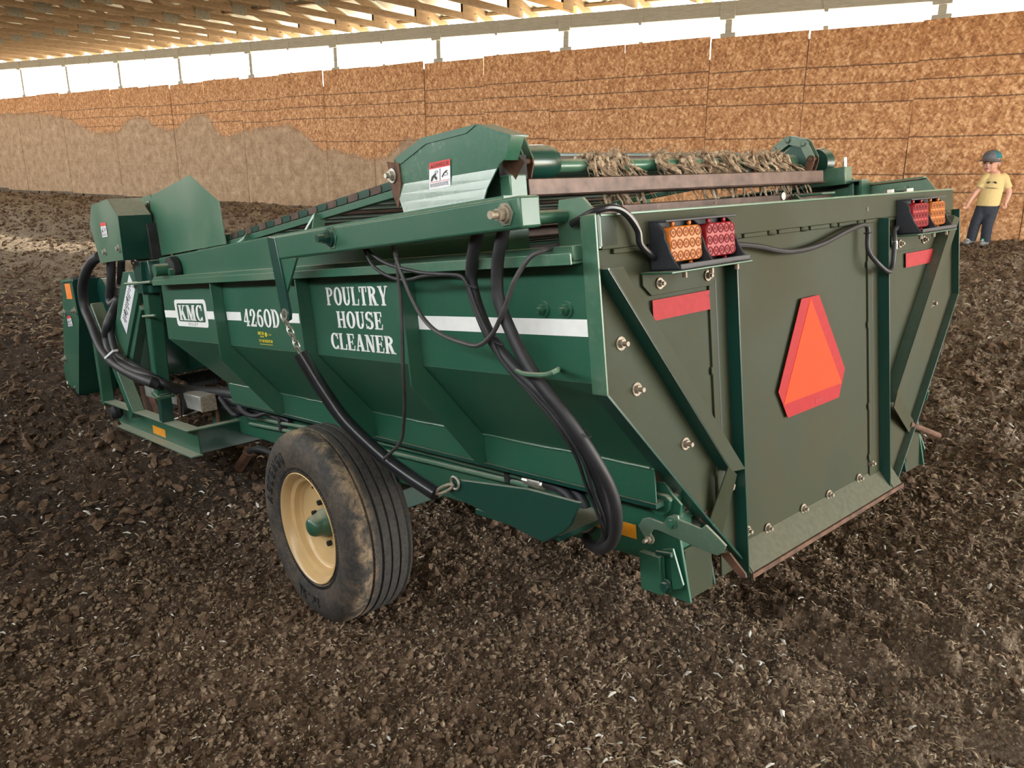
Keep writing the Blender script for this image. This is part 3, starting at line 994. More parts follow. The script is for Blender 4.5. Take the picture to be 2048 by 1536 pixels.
# tail lamps
def tail_lamp(v0, order, flip):
    W = .285
    sh = part('lamp_bracket', MB().box((-.095, v0-.03, 1.298), (-.002, v0+W+.015, 1.303)), 'green', bevel=.0015)
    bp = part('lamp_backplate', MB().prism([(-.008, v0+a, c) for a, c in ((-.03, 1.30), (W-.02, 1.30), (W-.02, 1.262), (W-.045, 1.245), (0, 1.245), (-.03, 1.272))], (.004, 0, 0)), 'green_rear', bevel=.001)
    for dv in (.03, W-.06):
        part('bracket_bolt', MB().bolt((-.009, v0+dv, 1.272), (-1, 0, 0), .009, .008, .006), 'bolt', bp)
    for dv in (.05, W*.55, W-.02):
        part('bracket_nut', MB().cyl((-.07, v0+dv, 1.297), (-.07, v0+dv, 1.283), .006, n=6), 'bolt', sh)
    h = MB()
    n = 14
    # shell: a hooded cove, profile in (depth, up) swept along the width
    prof = []
    for k in range(n+1):
        a = math.radians(-10+100*k/n)
        prof.append((-.012-.048*math.cos(a)*.9, 1.385+.034*math.sin(a)))
    prof = [(-.098, 1.304), (-.082, 1.322), (-.068, 1.345), (-.062, 1.365)] + prof + [(-.008, 1.421), (-.008, 1.304)]
    for v in (v0, v0+W*.5-.003, v0+W-.006):
        h.prism([(u, v, w) for u, w in prof], (0, .006, 0))
    h.box((-.014, v0, 1.304), (-.008, v0+W, 1.421))
    h.box((-.062, v0, 1.415), (-.008, v0+W, 1.421))
    h.box((-.098, v0, 1.304), (-.010, v0+W, 1.310))
    h.box((-.098, v0, 1.304), (-.094, v0+W, 1.318))
    hs = part('lamp_housing', h, 'plastic', bevel=.0015)
    for q in range(2):
        kind = order[q]
        a = v0+.010+q*W*.5
        b = a+W*.5-.022
        r = .014
        pts = []
        for cx, cz, a0 in ((b-r, 1.404-r, 0), (a+r, 1.404-r, 90), (a+r, 1.322+r, 180), (b-r, 1.322+r, 270)):
            for k in range(5):
                t = math.radians(a0+90*k/4)
                pts.append((cx+r*math.cos(t), cz+r*math.sin(t)))
        lp = part('lamp', MB().prism([(-.020, v, w) for v, w in pts], (-.044, 0, 0)), kind+'_lens', bevel=.003)
        lp['label'] = ('amber' if kind == 'amber' else 'red')+' tail lamp lens with LED rings'
        rg = MB()
        for i in range(5):
            for j in range(3):
                cv = a+.0125+(b-a-.025)*i/4
                cw = 1.322+.014+.054*j/2
                rg.lathe([(0, .0075), (.0012, .0085), (.0012, .0110), (0, .0118)], (-.0642, cv, cw), (-1, 0, 0), 14, closed=True)
                rg.cyl((-.0640, cv, cw), (-.0648, cv, cw), .0045, n=8)
        part('led_rings', rg, kind+'_led', lp)
        for dv in (.25, .78):
            for w in (1.411, 1.314):
                part('lens_ear', MB().ball((-.048, a+(b-a)*dv, w), (.006, .007, .008), 8, 6), kind+'_lens', lp)
tail_lamp(.196, ('amber', 'red'), 1)
tail_lamp(2*MID-.196-.285-.03, ('red', 'amber'), -1)

# lamp cables
part('lamp_cable', MB().tube(smooth_path([(.05, .0, 1.43), (-.01, .012, 1.452), (-.03, .051, 1.458), (-.034, .092, 1.442), (-.034, .128, 1.404), (-.032, .137, 1.372), (-.030, .171, 1.346), (-.02, .20, 1.335)], 8), .0085, 10), 'sleeve')
part('lamp_cable', MB().tube(smooth_path([(-.02, .482, 1.352), (-.03, .51, 1.342), (-.03, .541, 1.340), (-.03, .635, 1.328), (-.028, .788, 1.303), (-.028, .958, 1.309), (-.028, 1.144, 1.342), (-.03, 1.237, 1.352), (-.03, 1.264, 1.335), (-.032, 1.262, 1.271), (-.05, 1.294, 1.222), (-.056, 1.354, 1.192), (-.05, 1.398, 1.215), (-.05, 1.412, 1.293), (-.04, 1.43, 1.32), (-.02, 1.50, 1.33)], 8), .0078, 10), 'rubber')
part('cable_tie', MB().tube([(-.03+.011*math.cos(q), 1.262+.011*math.sin(q), 1.325) for q in [k*math.pi/6 for k in range(12)]], .002, 6, closed=True), 'rubber')
part('butt_connector', MB().cyl((-.05, 1.411, 1.262), (-.05, 1.412, 1.288), .009, n=10), 'paper')

# --- hatch latches and rear frame
for side in (0, 1):
    F = (lambda p: p) if side == 0 else mir
    s = 1 if side == 0 else -1
    lt = MB().prism([F(p) for p in [(0.119, 0.245, 0.621), (0.103, 0.245, 0.644), (0.082, 0.245, 0.652), (0.033, 0.245, 0.647), (0.025, 0.245, 0.656), (0.018, 0.245, 0.668), (0.001, 0.245, 0.677), (-0.015, 0.245, 0.678), (-0.017, 0.245, 0.668), (-0.086, 0.245, 0.659), (-0.100, 0.245, 0.672), (-0.136, 0.245, 0.647), (-0.157, 0.245, 0.631), (-0.152, 0.245, 0.620), (-0.131, 0.245, 0.599), (-0.045, 0.245, 0.609), (0.026, 0.245, 0.620), (0.054, 0.245, 0.624), (0.071, 0.245, 0.620), (0.079, 0.245, 0.607), (0.073, 0.245, 0.589), (0.094, 0.245, 0.587)]], (0, -.008*s, 0))
    if side:
        part('latch_rod', MB().cyl(*[(-0.012, 1.612, 0.612), (-0.012, 1.874, 0.507)], .012, n=10), 'rust')
        part('latch_rod_tip', MB().ball([(-0.012, 1.874, 0.507)][0], .0125, 10, 8), 'rust')
    lo = part('latch_lever', lt, 'green_grey', bevel=.0015) if side == 0 else MACH
    if side == 0: part('latch_pin', MB().bolt(F([(0.003, 0.237, 0.655)][0]), (0, -s, 0), .011, .008, 0), 'green_pale', lo)
    if side == 0: part('latch_tail', MB().prism([F(p) for p in [(-0.109, 0.280, 0.584), (-0.136, 0.280, 0.593), (-0.180, 0.280, 0.549), (-0.182, 0.280, 0.539), (-0.165, 0.280, 0.536)]], (0, .006*s, 0)), 'rust', lo)
    hk = MB().prism([F(p) for p in [(0.081, 0.235, 0.713), (0.068, 0.235, 0.725), (0.019, 0.235, 0.725), (0.004, 0.235, 0.715), (0.009, 0.235, 0.689), (0.030, 0.235, 0.666), (0.056, 0.235, 0.666), (0.075, 0.235, 0.683)]], (0, .05*s, 0))
    part('hatch_hinge', hk, 'green', bevel=.003)
    part('hinge_tab', MB().prism([F(p) for p in [(0.080, 0.250, 0.753), (0.029, 0.250, 0.754), (0.007, 0.250, 0.726), (-0.019, 0.250, 0.704), (-0.010, 0.250, 0.667), (0.022, 0.250, 0.668), (0.032, 0.250, 0.713), (0.087, 0.250, 0.713)]], (0, .008*s, 0)), 'green', bevel=.0015)
    part('hinge_bolt', MB().bolt(F([(0.085, 0.243, 0.591)][0]), (0, -s, 0), .010, .010, .014), 'bolt')
    # main rail under the hopper
    rail = MB().box(*[F(p) for p in ((.02, .285, .500), (3.4, .345, .655))])
    rl = part('main_rail', rail, 'green', bevel=.005)
    part('rail_tube', MB().cyl(F((.02, .30, .672)), F((2.9, .30, .672)), .017, n=14), 'green_pale', rl)
    part('amber_tape', MB().prism([F(p) for p in [(0.343, 0.283, 0.599), (0.167, 0.283, 0.598), (0.167, 0.283, 0.556), (0.340, 0.283, 0.559)]], (0, -.001*s, 0)), 'amber_tape', rl)
    foot = MB().prism([F(p) for p in ((.10, .275, .66), (.02, .275, .66), (-.012, .275, .42), (.10, .275, .425))], (0, .010*s, 0))
    part('stand_plate', foot, 'green', bevel=.002)
    part('stand_plate', MB().prism([F(p) for p in ((.10, .40, .56), (.02, .40, .56), (.0, .40, .425), (.10, .40, .42))], (0, .010*s, 0)), 'green_deep', bevel=.002)
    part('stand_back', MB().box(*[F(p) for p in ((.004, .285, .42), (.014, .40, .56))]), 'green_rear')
    part('stand_tab', MB().prism([F(p) for p in [(0.060, 0.255, 0.561), (0.021, 0.255, 0.573), (-0.007, 0.255, 0.477), (0.003, 0.255, 0.465), (0.029, 0.255, 0.455), (0.031, 0.255, 0.540)]], (0, .008*s, 0)), 'green', bevel=.0015)
    part('stand_bolt', MB().bolt(F((.048, .253, .462)), (0, -s, 0), .013, .010, 0), 'green_deep')
    part('stop_block', MB().box(*[F(p) for p in [(0.126, 0.262, 0.436), (0.070, 0.262, 0.524)][:1]+[(.055, .240, .545)]]), 'green', bevel=.003)
    part('stop_screw', MB().cyl(F((.07, .25, .552)), F((.02, .25, .558)), .007, n=8), 'green_deep')
    # drag plate with the eye the sleeved chain hooks into
    pl = MB().prism([F(p) for p in [(0.742, 0.060, 0.662), (0.730, 0.060, 0.684), (0.704, 0.060, 0.698), (0.667, 0.060, 0.702), (0.355, 0.060, 0.731), (0.154, 0.060, 0.731), (0.198, 0.060, 0.659), (0.229, 0.060, 0.632), (0.308, 0.060, 0.586), (0.375, 0.060, 0.594), (0.721, 0.060, 0.642)]], (0, .010*s, 0))
    dp = part('skid_plate', pl, 'green_deep', bevel=.002)
    part('plate_eye', MB().tube([F((.688+.020*math.cos(q), .055, .690+.020*math.sin(q))) for q in [k*math.pi/8 for k in range(16)]], .0045, 8, closed=True), 'zinc', dp)
    part('plate_arm', MB().box(*[F(p) for p in ((.25, .07, .60), (.62, .30, .615))]), 'green_deep', dp)

part('rear_cross_member', MB().box((.02, .345, .52), (.08, 2*MID-.345, .60)), 'green_deep', bevel=.003)
part('front_cross_member', MB().box((2.60, .345, .50), (2.68, 2*MID-.345, .62)), 'green_deep', bevel=.003)
part('axle_beam', MB().box((1.69, .30, .27), (1.78, 2*MID-.30, .36)), 'green_deep', bevel=.004)
for v in (.345, 2*MID-.355):
    part('axle_hanger', MB().prism([(1.60, v, .52), (1.88, v, .52), (1.80, v, .26), (1.67, v, .26)], (0, .010, 0)), 'green_deep', bevel=.002)
    part('axle_gusset', MB().cyl((2.05, v, .50), (1.80, v, .34), .03, n=14), 'green')

# --- wheels
def ring_text(mb, text, wc, v, r, a0, da, h, s):
    """raised sidewall letters along an arc"""
    for i, ch in enumerate(text):
        a = a0+da*i
        for poly in sans(ch):
            q = []
            for x, y in poly:
                aa = a+(x-.3)*h/r
                rr = r+(y-.5)*h
                q.append((wc[0]+rr*math.cos(aa), v, wc[2]+rr*math.sin(aa)))
            mb.prism(q, (0, -.003 if v < 1 else .003, 0))

def sans(ch):
    """block letters built of strips, in a .6 x 1 cell"""
    t = .13
    S = {'A': [((0,0),(.3,1)), ((.3,1),(.6,0)), ((.13,.33),(.47,.33))],
         'S': [((.6,.93),(.07,.93)), ((.07,.93),(.07,.55)), ((.07,.52),(.53,.48)), ((.53,.45),(.53,.07)), ((.53,.07),(0,.07))],
         'C': [((.6,.93),(.07,.93)), ((.07,.93),(.07,.07)), ((.07,.07),(.6,.07))],
         'E': [((.07,1),(.07,0)), ((.07,.93),(.6,.93)), ((.07,.5),(.5,.5)), ((.07,.07),(.6,.07))],
         'N': [((.07,0),(.07,1)), ((.07,.95),(.53,.05)), ((.53,0),(.53,1))],
         'O': [((.07,.07),(.07,.93)), ((.07,.93),(.53,.93)), ((.53,.93),(.53,.07)), ((.53,.07),(.07,.07))],
         'D': [((.07,0),(.07,1)), ((.07,.93),(.42,.93)), ((.42,.93),(.54,.72)), ((.54,.72),(.54,.28)), ((.54,.28),(.42,.07)), ((.42,.07),(.07,.07))],
         'G': [((.6,.93),(.07,.93)), ((.07,.93),(.07,.07)), ((.07,.07),(.53,.07)), ((.53,.07),(.53,.45)), ((.53,.45),(.3,.45))],
         'R': [((.07,0),(.07,1)), ((.07,.93),(.53,.93)), ((.53,.93),(.53,.5)), ((.53,.5),(.07,.5)), ((.25,.5),(.56,0))],
         'I': [((.3,0),(.3,1))], '1': [((.3,0),(.3,1)), ((.3,.95),(.12,.75))],
         '2': [((0,.93),(.53,.93)), ((.53,.93),(.53,.52)), ((.53,.52),(.07,.5)), ((.07,.5),(.07,.07)), ((.07,.07),(.6,.07))],
         '.': [((.25,.06),(.38,.06))], '5': [((.6,.93),(.07,.93)), ((.07,.93),(.07,.5)), ((.07,.52),(.53,.52)), ((.53,.52),(.53,.07)), ((.53,.07),(0,.07))],
         'M': [((.05,0),(.05,1)), ((.05,.97),(.3,.4)), ((.3,.4),(.55,.97)), ((.55,0),(.55,1))], 'P': [((.07,0),(.07,1)), ((.07,.93),(.53,.93)), ((.53,.93),(.53,.5)), ((.53,.5),(.07,.5))],
         'L': [((.07,1),(.07,0)), ((.07,.07),(.6,.07))], 'T': [((0,.93),(.6,.93)), ((.3,.93),(.3,0))], 'K': [((.07,0),(.07,1)), ((.1,.45),(.56,1)), ((.2,.55),(.58,0))],
         'Y': [((0,1),(.3,.5)), ((.6,1),(.3,.5)), ((.3,.5),(.3,0))], 'H': [((.07,0),(.07,1)), ((.53,0),(.53,1)), ((.07,.5),(.53,.5))], 'U': [((.07,1),(.07,.07)), ((.07,.07),(.53,.07)), ((.53,.07),(.53,1))],
         'V': [((0,1),(.3,0)), ((.3,0),(.6,1))], ' ': []}
    out = []
    for (x0, y0), (x1, y1) in S.get(ch.upper(), []):
        L = math.hypot(x1-x0, y1-y0)
        nx, ny = -(y1-y0)/L*t/2, (x1-x0)/L*t/2
        out.append([(x0+nx, y0+ny), (x1+nx, y1+ny), (x1-nx, y1-ny), (x0-nx, y0-ny)])
    return out

def wheel(side):
    s = 1 if side == 0 else -1
    v0 = .03 if side == 0 else 2*MID-.03
    wc = (1.736, v0, .312)
    root = bpy.data.objects.new('wheel', None)
    COL.objects.link(root)
    root.parent = MACH
    R_, r_ = .411, .2345
    prof = [(.030, r_-.004), (.004, r_+.002), (-.004, r_+.012), (-.002, r_+.022), (-.012, r_+.045), (-.020, r_+.085), (-.018, r_+.115), (-.006, R_-.026), (.008, R_-.010), (.022, R_-.003)]
    for k in range(5):
        a = .030+.040*k
        c = R_-.001+.003*(1-abs(k-2)/2)
        prof += [(a, c), (a+.030, c), (a+.0315, c-.010), (a+.0385, c-.010)]
    prof += [(.236, R_-.004), (.250, R_-.012), (.262, R_-.03), (.276, r_+.11), (.278, r_+.07), (.262, r_+.01), (.235, r_-.004)]
    part('tire', MB().lathe(prof, wc, (0, s, 0), 96, caps=False), 'tire', root, sharp=.5)
    rp = [(.006, r_-.002), (-.004, r_+.004), (-.006, r_+.0), (.002, r_-.010), (.022, r_-.018), (.030, r_-.022), (.038, r_-.040), (.060, r_-.044), (.064, r_-.050), (.074, r_-.056), (.084, r_-.080), (.087, .07), (.092, .055),
          (.150, .055), (.20, .06), (.21, r_-.05), (.25, r_-.02), (.255, r_-.004)]
    part('rim', MB().lathe(rp, wc, (0, s, 0), 72, caps=False), 'rim', root)
    part('hub', MB().lathe([(.092, .062), (.070, .060), (.055, .050), (.040, .047), (.020, .043), (.008, .034), (.002, .020), (.0, .004)], wc, (0, s, 0), 32), 'green', root)
    for k in range(6):
        a = k*math.pi/3+.3
        part('lug_nut', MB().cyl((wc[0]+.088*math.cos(a), v0+s*.090, wc[2]+.088*math.sin(a)), (wc[0]+.088*math.cos(a), v0+s*.068, wc[2]+.088*math.sin(a)), .0115, n=6), 'dark_steel', root)
    part('valve_stem', MB().cyl((wc[0]-.03, v0+s*.06, wc[2]+r_-.055), (wc[0]-.03, v0+s*.03, wc[2]+r_-.062), .005, n=8), 'dark_steel', root)
    if side == 0:
        m = MB()
        ring_text(m, 'ASCENSO', wc, v0-.0185, r_+.078, math.radians(14), .155, .046, 1)
        ring_text(m, '12.5L', wc, v0-.0190, r_+.080, math.radians(262), .13, .042, 1)
        part('sidewall_lettering', m, 'rubber', root)
        m = MB()
        for k in range(120):
            a = 2*math.pi*k/120
            m.box((-.0022, -.001, -.006), (.0022, .001, .006))
            o = len(m.v)-8
            for i in range(o, o+8):
                x, y, z = m.v[i]
                rr = r_+.020+z
                aa = a+x/rr
                m.v[i] = (wc[0]+rr*math.cos(aa), v0-.0045+y, wc[2]+rr*math.sin(aa))
        part('bead_ticks', m, 'rubber', root)
    return root
wheel(0)
wheel(1)

# --- conveyor over the hopper
def cline(u): return 1.522+(2.373-u)*.0572
SH = (.52, 1.612)
for side in (0, 1):
    F = (lambda p: p) if side == 0 else mir
    s = 1 if side == 0 else -1
    part('chain_guide', MB().prism([F(p) for p in ((3.15, .10, cline(3.15)-.036), (.62, .10, cline(.62)-.036), (.62, .10, cline(.62)-.012), (3.15, .10, cline(3.15)-.012))], (0, .030*s, 0)), 'green', bevel=.002)
    for u in (2.05, 1.42):
        part('guide_leg', MB().bar(F((u, .105, cline(u)-.02)), F((u-.02, .07, 1.48)), .045, .008, (1, 0, 0)), 'green_pale', bevel=.001)
        part('guide_leg_foot', MB().bar(F((u+.01, .10, cline(u)-.02)), F((u+.07, .07, 1.485)), .01, .03, (0, 1, 0)), 'green_pale')
    n = 24
    link = None
    for i in range(n):
        u0 = .70+i*.0745
        u1 = u0+.0745
        m = MB()
        for v in (.108, .138):
            m.bar(F((u0, v, cline(u0)+.004)), F((u1, v, cline(u1)+.004)), .005, .024)
        m.cyl(F((u0, .103, cline(u0)+.004)), F((u0, .145, cline(u0)+.004)), .011, n=10)
        part('chain_link', m, 'green_deep' if i % 2 else 'slat')
    # head sprocket with the links wrapped over it
    v = 1.775 if side == 1 else .22
    spr = part('sprocket', MB().cyl((SH[0], v, SH[1]), (SH[0], v+.012, SH[1]), .080, n=9), 'green_deep', bevel=.002)
    for k in range(6):
        a0 = math.radians(40+k*46)
        a1 = math.radians(40+(k+1)*46)
        r = .090
        p0 = (SH[0]+r*math.cos(a0), v-.012, SH[1]+r*math.sin(a0))
        p1 = (SH[0]+r*math.cos(a1), v-.012, SH[1]+r*math.sin(a1))
        m = MB()
        for dv in (0, .032):
            m.bar(add(p0, (0, dv, 0)), add(p1, (0, dv, 0)), .005, .034, (0, 0, 1) if abs(p0[0]-p1[0]) > .01 else (1, 0, 0))
            m.cyl(add(p0, (0, dv-.0025, 0)), add(p0, (0, dv+.0025, 0)), .015, n=14)
        m.cyl(add(p0, (0, -.008, 0)), add(p0, (0, .04, 0)), .008, n=10)
        part('sprocket_link', m, 'green_grey' if k < 3 else 'rust', spr)
    part('sprocket_hub', MB().cyl((SH[0], v-.05, SH[1]), (SH[0], v+.05, SH[1]), .030, n=18), 'green_pale', spr)
    part('bearing', MB().lathe([(-.03, .03), (-.03, .058), (.02, .064), (.03, .05), (.03, .02)], (SH[0]-.03, 1.93 if side else .13, SH[1]-.01), (0, 1, 0), 20), 'green_deep')
    part('bearing_block', MB().box((.36, 1.90 if side else .10, 1.505), (.62, 1.96 if side else .16, 1.575)), 'green_pale', bevel=.004)
    part('bearing_bolt', MB().cyl((.375, 1.93 if side else .13, 1.57), (.375, 1.93 if side else .13, 1.612), .008, n=8), 'zinc')
part('head_shaft', MB().cyl((SH[0], .16, SH[1]), (SH[0], 1.88, SH[1]), .021, n=20), 'green_pale')
def slat(u, w, mat, hgt=.045, wid=.028, v0=.15, v1=1.87):
    m = MB()
    m.box((u-wid/2, v0, w-hgt/2), (u+wid/2, v1, w+hgt/2))
    m.box((u-wid/2-.012, v0, w-hgt/2), (u+wid/2, v1, w-hgt/2+.006))
    return part('conveyor_slat', m, mat, bevel=.003)
slat(.40, 1.540, 'slat', .050, .045, .18, 1.76)
slat(.76, 1.664, 'green_deep', .036, .03)
slat(.64, 1.640, 'slat', .03, .03)
for i in range(1, 20):
    u = .76+i*.128
    slat(u, cline(u)+.004, 'green_deep' if i % 3 else 'slat', .038, .03)
for u, w in ((.42, 1.46), (.56, 1.43), (.72, 1.43), (.9, 1.42), (1.1, 1.41)):
    slat(u, w, 'slat' if u < .6 else 'green_deep', .045, .03)
part('return_pan', MB().box((.95, .12, 1.36), (3.1, 1.9, 1.366)), 'dark_steel')
part('scraper_plate', MB().box((.13, .12, 1.40), (.14, 1.90, 1.44)), 'dark_steel')
# take-up guard on the far end of the head shaft
tk = MB().prism([(.54, 1.60, 1.468), (.50, 1.60, 1.476), (.30, 1.60, 1.476), (.30, 1.60, 1.468)], (0, .10, 0))
part('take_up_guard', tk, 'green_pale', bevel=.002)
part('guard_leg', MB().bar((.40, 1.58, 1.472), (.30, 1.50, 1.42), .008, .02), 'green_pale')
for v in (1.62, 1.78):
    part('guard_nut', MB().cyl((.06, v, 1.447), (.06, v, 1.460), .016, n=6), 'zinc')
part('take_up_bolt', MB().cyl((.44, 1.50, 1.475), (.40, 1.50, 1.475), .015, n=12), 'zinc')
part('far_end_plate', MB().prism([(.62, 1.96, 1.37), (.62, 1.96, 1.50), (.37, 1.96, 1.528), (.355, 1.96, 1.528), (.355, 1.96, 1.37)], (0, .012, 0)), 'green_pale', bevel=.003)
part('far_slot', MB().prism([(.60, 1.958, 1.470), (.60, 1.958, 1.486), (.375, 1.958, 1.508), (.375, 1.958, 1.494)], (0, .001, 0)), 'black_ink')

M['cover'] = paint('glossy scuffed cover enamel', (.030, .115, .072), (.30, .31, .23), .12, .24, True, .5, .6)
# --- drive cover with the danger label
HA = [(.842, 1.614), (.824, 1.676), (.675, 1.713), (.424, 1.710), (.294, 1.663), (.326, 1.610), (.351, 1.600)]
hood = part('drive_cover', MB().prism([(u, .06, w) for u, w in HA] + [(.362, .06, 1.590), (.838, .06, 1.600)], (0, .004, 0)), 'cover', bevel=.001)
SK = [(.838, .362, .060, 1.600, 1.590), (.828, .383, .0570, 1.572, 1.566), (.812, .402, .0540, 1.546, 1.544), (.798, .412, .0508, 1.522, 1.522), (.786, .418, .0473, 1.498, 1.498)]
for a, c in zip(SK[:-1], SK[1:]):
    part('cover_skirt', MB().prism([(a[0], a[2], a[3]), (a[1], a[2], a[4]), (c[1], c[2], c[4]), (c[0], c[2], c[3])], (0, .004, .0005)), 'cover', hood)
top = MB()
for (u0, w0), (u1, w1), d in zip(HA[:5], HA[1:6], (.05, .06, .07, .06, .045)):
    top.prism([(u0, .058, w0), (u1, .058, w1), (u1, .058+d, w1), (u0, .058+d, w0)], (0, 0, -.004))
part('cover_top', top, 'cover', hood)
part('cover_edge', MB().prism([(.824, .0585, 1.676), (.675, .0585, 1.713), (.424, .0585, 1.710), (.47, .0585, 1.694), (.66, .0585, 1.694), (.70, .0585, 1.682), (.80, .0585, 1.655)], (0, -.0012, 0)), 'green', hood)
bk = part('cover_bracket', MB().prism([(.862, .055, 1.672), (.80, .055, 1.66), (.80, .055, 1.60), (.83, .055, 1.53), (.852, .055, 1.57)], (0, .005, 0)), 'rust', hood)
part('cover_bolt', MB().bolt((.838, .053, 1.628), (0, -1, 0), .014, .011, .012), 'zinc', hood)
part('inner_drive', MB().box((.40, .10, 1.50), (.56, .20, 1.63)), 'dark_steel', hood)
part('torn_tab', MB().prism([(.33, .065, 1.655), (.32, .12, 1.60), (.36, .12, 1.56), (.38, .10, 1.60)], (.004, 0, 0)), 'rust', hood)
mot = part('hydraulic_motor', MB().lathe([(0, .02), (0, .046), (.012, .050), (.115, .053), (.13, .049), (.15, .044), (.152, .018)], (.52, .262, 1.622), (0, 1, 0), 12), 'green_deep', bevel=.002)
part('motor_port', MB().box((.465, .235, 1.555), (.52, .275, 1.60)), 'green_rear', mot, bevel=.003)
part('motor_fitting', MB().cyl((.485, .255, 1.565), (.475, .245, 1.51), .015, n=6), 'bolt', mot)
part('motor_fitting', MB().cyl((.475, .245, 1.525), (.47, .24, 1.48), .020, n=6), 'bolt', mot)

def label_plate(name, pts, parent, dep, title=None):
    """safety label: pts = four corners top-left, top-right, bottom-right, bottom-left"""
    tl, tr, br, bl = pts
    def at(x, y): return lerp(lerp(tl, tr, x), lerp(bl, br, x), y)
    nrml = nrm(crs(sub(tr, tl), sub(bl, tl)))
    if nrml[1] > 0: nrml = mul(nrml, -1)
    def rect(x0, y0, x1, y1, d):
        o = mul(nrml, d)
        return MB().prism([add(at(*q), o) for q in ((x0,y0),(x1,y0),(x1,y1),(x0,y1))], mul(nrml, .0004))
    base = part(name, rect(0, 0, 1, 1, dep), 'paper', parent)
    hd = part('label_header', rect(0, 0, 1, .24, dep+.0005), 'red_ink', base)
    m = MB()
    o = mul(nrml, dep+.001)
    if title:
        n = len(title)
        w = .74/n
        for i, ch in enumerate(title):
            for poly in sans(ch):
                m.prism([add(at(.22+w*(i+x*1.3), .20-.15*y), o) for x, y in poly], mul(nrml, .0004))
        m.prism([add(at(*q), o) for q in ((.08,.20),(.20,.20),(.14,.06))], mul(nrml, .0004))
    # pictograms: belt and pulley with a caught hand
    def ring(cx, cy, r, rr):
        k = 16
        for i in range(k):
            a, b2 = 2*math.pi*i/k, 2*math.pi*(i+1)/k
            m.prism([add(at(cx+q*math.cos(t), cy+q*.62*math.sin(t)), o) for q, t in ((r, a), (r, b2), (rr, b2), (rr, a))], mul(nrml, .0004))
    ring(.36, .38, .08, .06)
    ring(.80, .52, .10, .08)
    for poly in ([(.08,.70),(.14,.52),(.24,.46),(.40,.60),(.36,.70),(.24,.56),(.16,.70)], [(.60,.60),(.70,.46),(.82,.38),(.90,.40),(.72,.50),(.66,.62)], [(.24,.44),(.34,.42),(.30,.56)], [(.52,.27),(.54,.27),(.54,.72),(.52,.72)]):
        m.prism([add(at(*q), o) for q in poly], mul(nrml, .0004))
    for y in (.80, .85, .90):
        x = .06
        while x < .88:
            ww = random.uniform(.04, .12)
            m.prism([add(at(*q), o) for q in ((x,y),(min(.92,x+ww),y),(min(.92,x+ww),y+.022),(x,y+.022))], mul(nrml, .0003))
            x += ww+.02
    part('label_print', m, 'black_ink', base)
    part('label_rule', rect(.03, .735, .97, .75, dep+.0006), 'red_ink', base)
    return base
# labels sit on the cover and on the front guards (sub-parts are joined print)
def danger_label(pts, title):
    b = label_plate('danger_label', pts, MACH, .0008, title)
    b['label'] = 'white safety label with red heading and hand hazard pictograms'
    return b
danger_label([(.650, .0585, 1.640), (.551, .0585, 1.639), (.560, .0575, 1.568), (.662, .0575, 1.568)], 'DANGER')

# --- front drive guard, shield and bearing
fg = [(3.622, -0.100, 1.802), (3.297, -0.100, 1.801), (3.156, -0.100, 1.703), (3.196, -0.100, 1.483), (3.646, -0.100, 1.484), (3.731, -0.100, 1.699)]
gd = part('front_guard', MB().prism(fg, (0, .004, 0)), 'green_pale', bevel=.001)
tp = MB()
for a, c in ((0, 1), (1, 2), (2, 3), (0, 5)):
    tp.prism([fg[a], fg[c], add(fg[c], (0, .16, 0)), add(fg[a], (0, .16, 0))], (.003, 0, -.003))
part('guard_wrap', tp, 'green_deep', gd)
for q in [(3.505, -0.100, 1.539), (3.240, -0.100, 1.544)]:
    part('guard_bolt', MB().bolt(add(q, (0, -.001, 0)), (0, -1, 0), .014, .012, 0), 'zinc', gd)
danger_label([(3.498, -.102, 1.692), (3.393, -.102, 1.690), (3.400, -.102, 1.615), (3.500, -.102, 1.617)], None)
part('drive_block', MB().box((3.16, .03, 1.46), (3.55, .13, 1.66)), 'dark_steel', bevel=.006)
part('gear_case', MB().box((3.15, .0, 1.30), (3.42, .12, 1.47)), 'green_deep', bevel=.006)
sp = part('front_shield', MB().prism([(3.228, 0.080, 1.658), (3.206, 0.080, 1.760), (3.150, 0.080, 1.800), (2.581, 0.080, 1.834), (2.278, 0.080, 1.686), (2.267, 0.080, 1.501), (3.236, 0.080, 1.488), (3.218, 0.080, 1.600)], (0, .005, 0)), 'green_pale', bevel=.001)
part('shield_tab', MB().prism([(3.546, 0.120, 1.811), (3.307, 0.120, 1.820), (3.285, 0.120, 1.781), (3.395, 0.120, 1.676), (3.636, 0.120, 1.691), (3.631, 0.120, 1.764)], (0, .005, 0)), 'green_pale', bevel=.001)
part('shield_bolt', MB().bolt([(3.351, 0.118, 1.774)][0], (0, -1, 0), .010, .008, 0), 'zinc')
part('shield_pin', MB().tube(smooth_path([(3.700, 0.100, 1.821), (3.569, 0.110, 1.808), (3.527, 0.115, 1.782), (3.549, 0.118, 1.746), (3.574, 0.112, 1.748)], 5), .010, 8), 'dark_steel')
brg = part('tail_bearing', MB().prism([(2.79+.075*math.cos(k*math.pi/4+.3), -.012, 1.415+.062*math.sin(k*math.pi/4+.3)) for k in range(8)], (0, .04, 0)), 'dark_steel', bevel=.006)
part('tail_shaft', MB().cyl((2.81, -.075, 1.415), (2.81, .05, 1.415), .030, n=18), 'green', brg)
part('bearing_stud', MB().cyl((2.74, -.03, 1.40), (2.74, .0, 1.40), .018, n=8), 'green', brg)
part('lock_pin', MB().tube([(3.544, -0.020, 1.357), (3.076, -0.020, 1.359)], .008, 8), 'green_pale')
part('pin_tab', MB().prism([(3.112, -0.010, 1.354), (2.999, -0.010, 1.412), (2.903, -0.010, 1.385), (2.983, -0.010, 1.352)], (0, .006, 0)), 'green_pale')

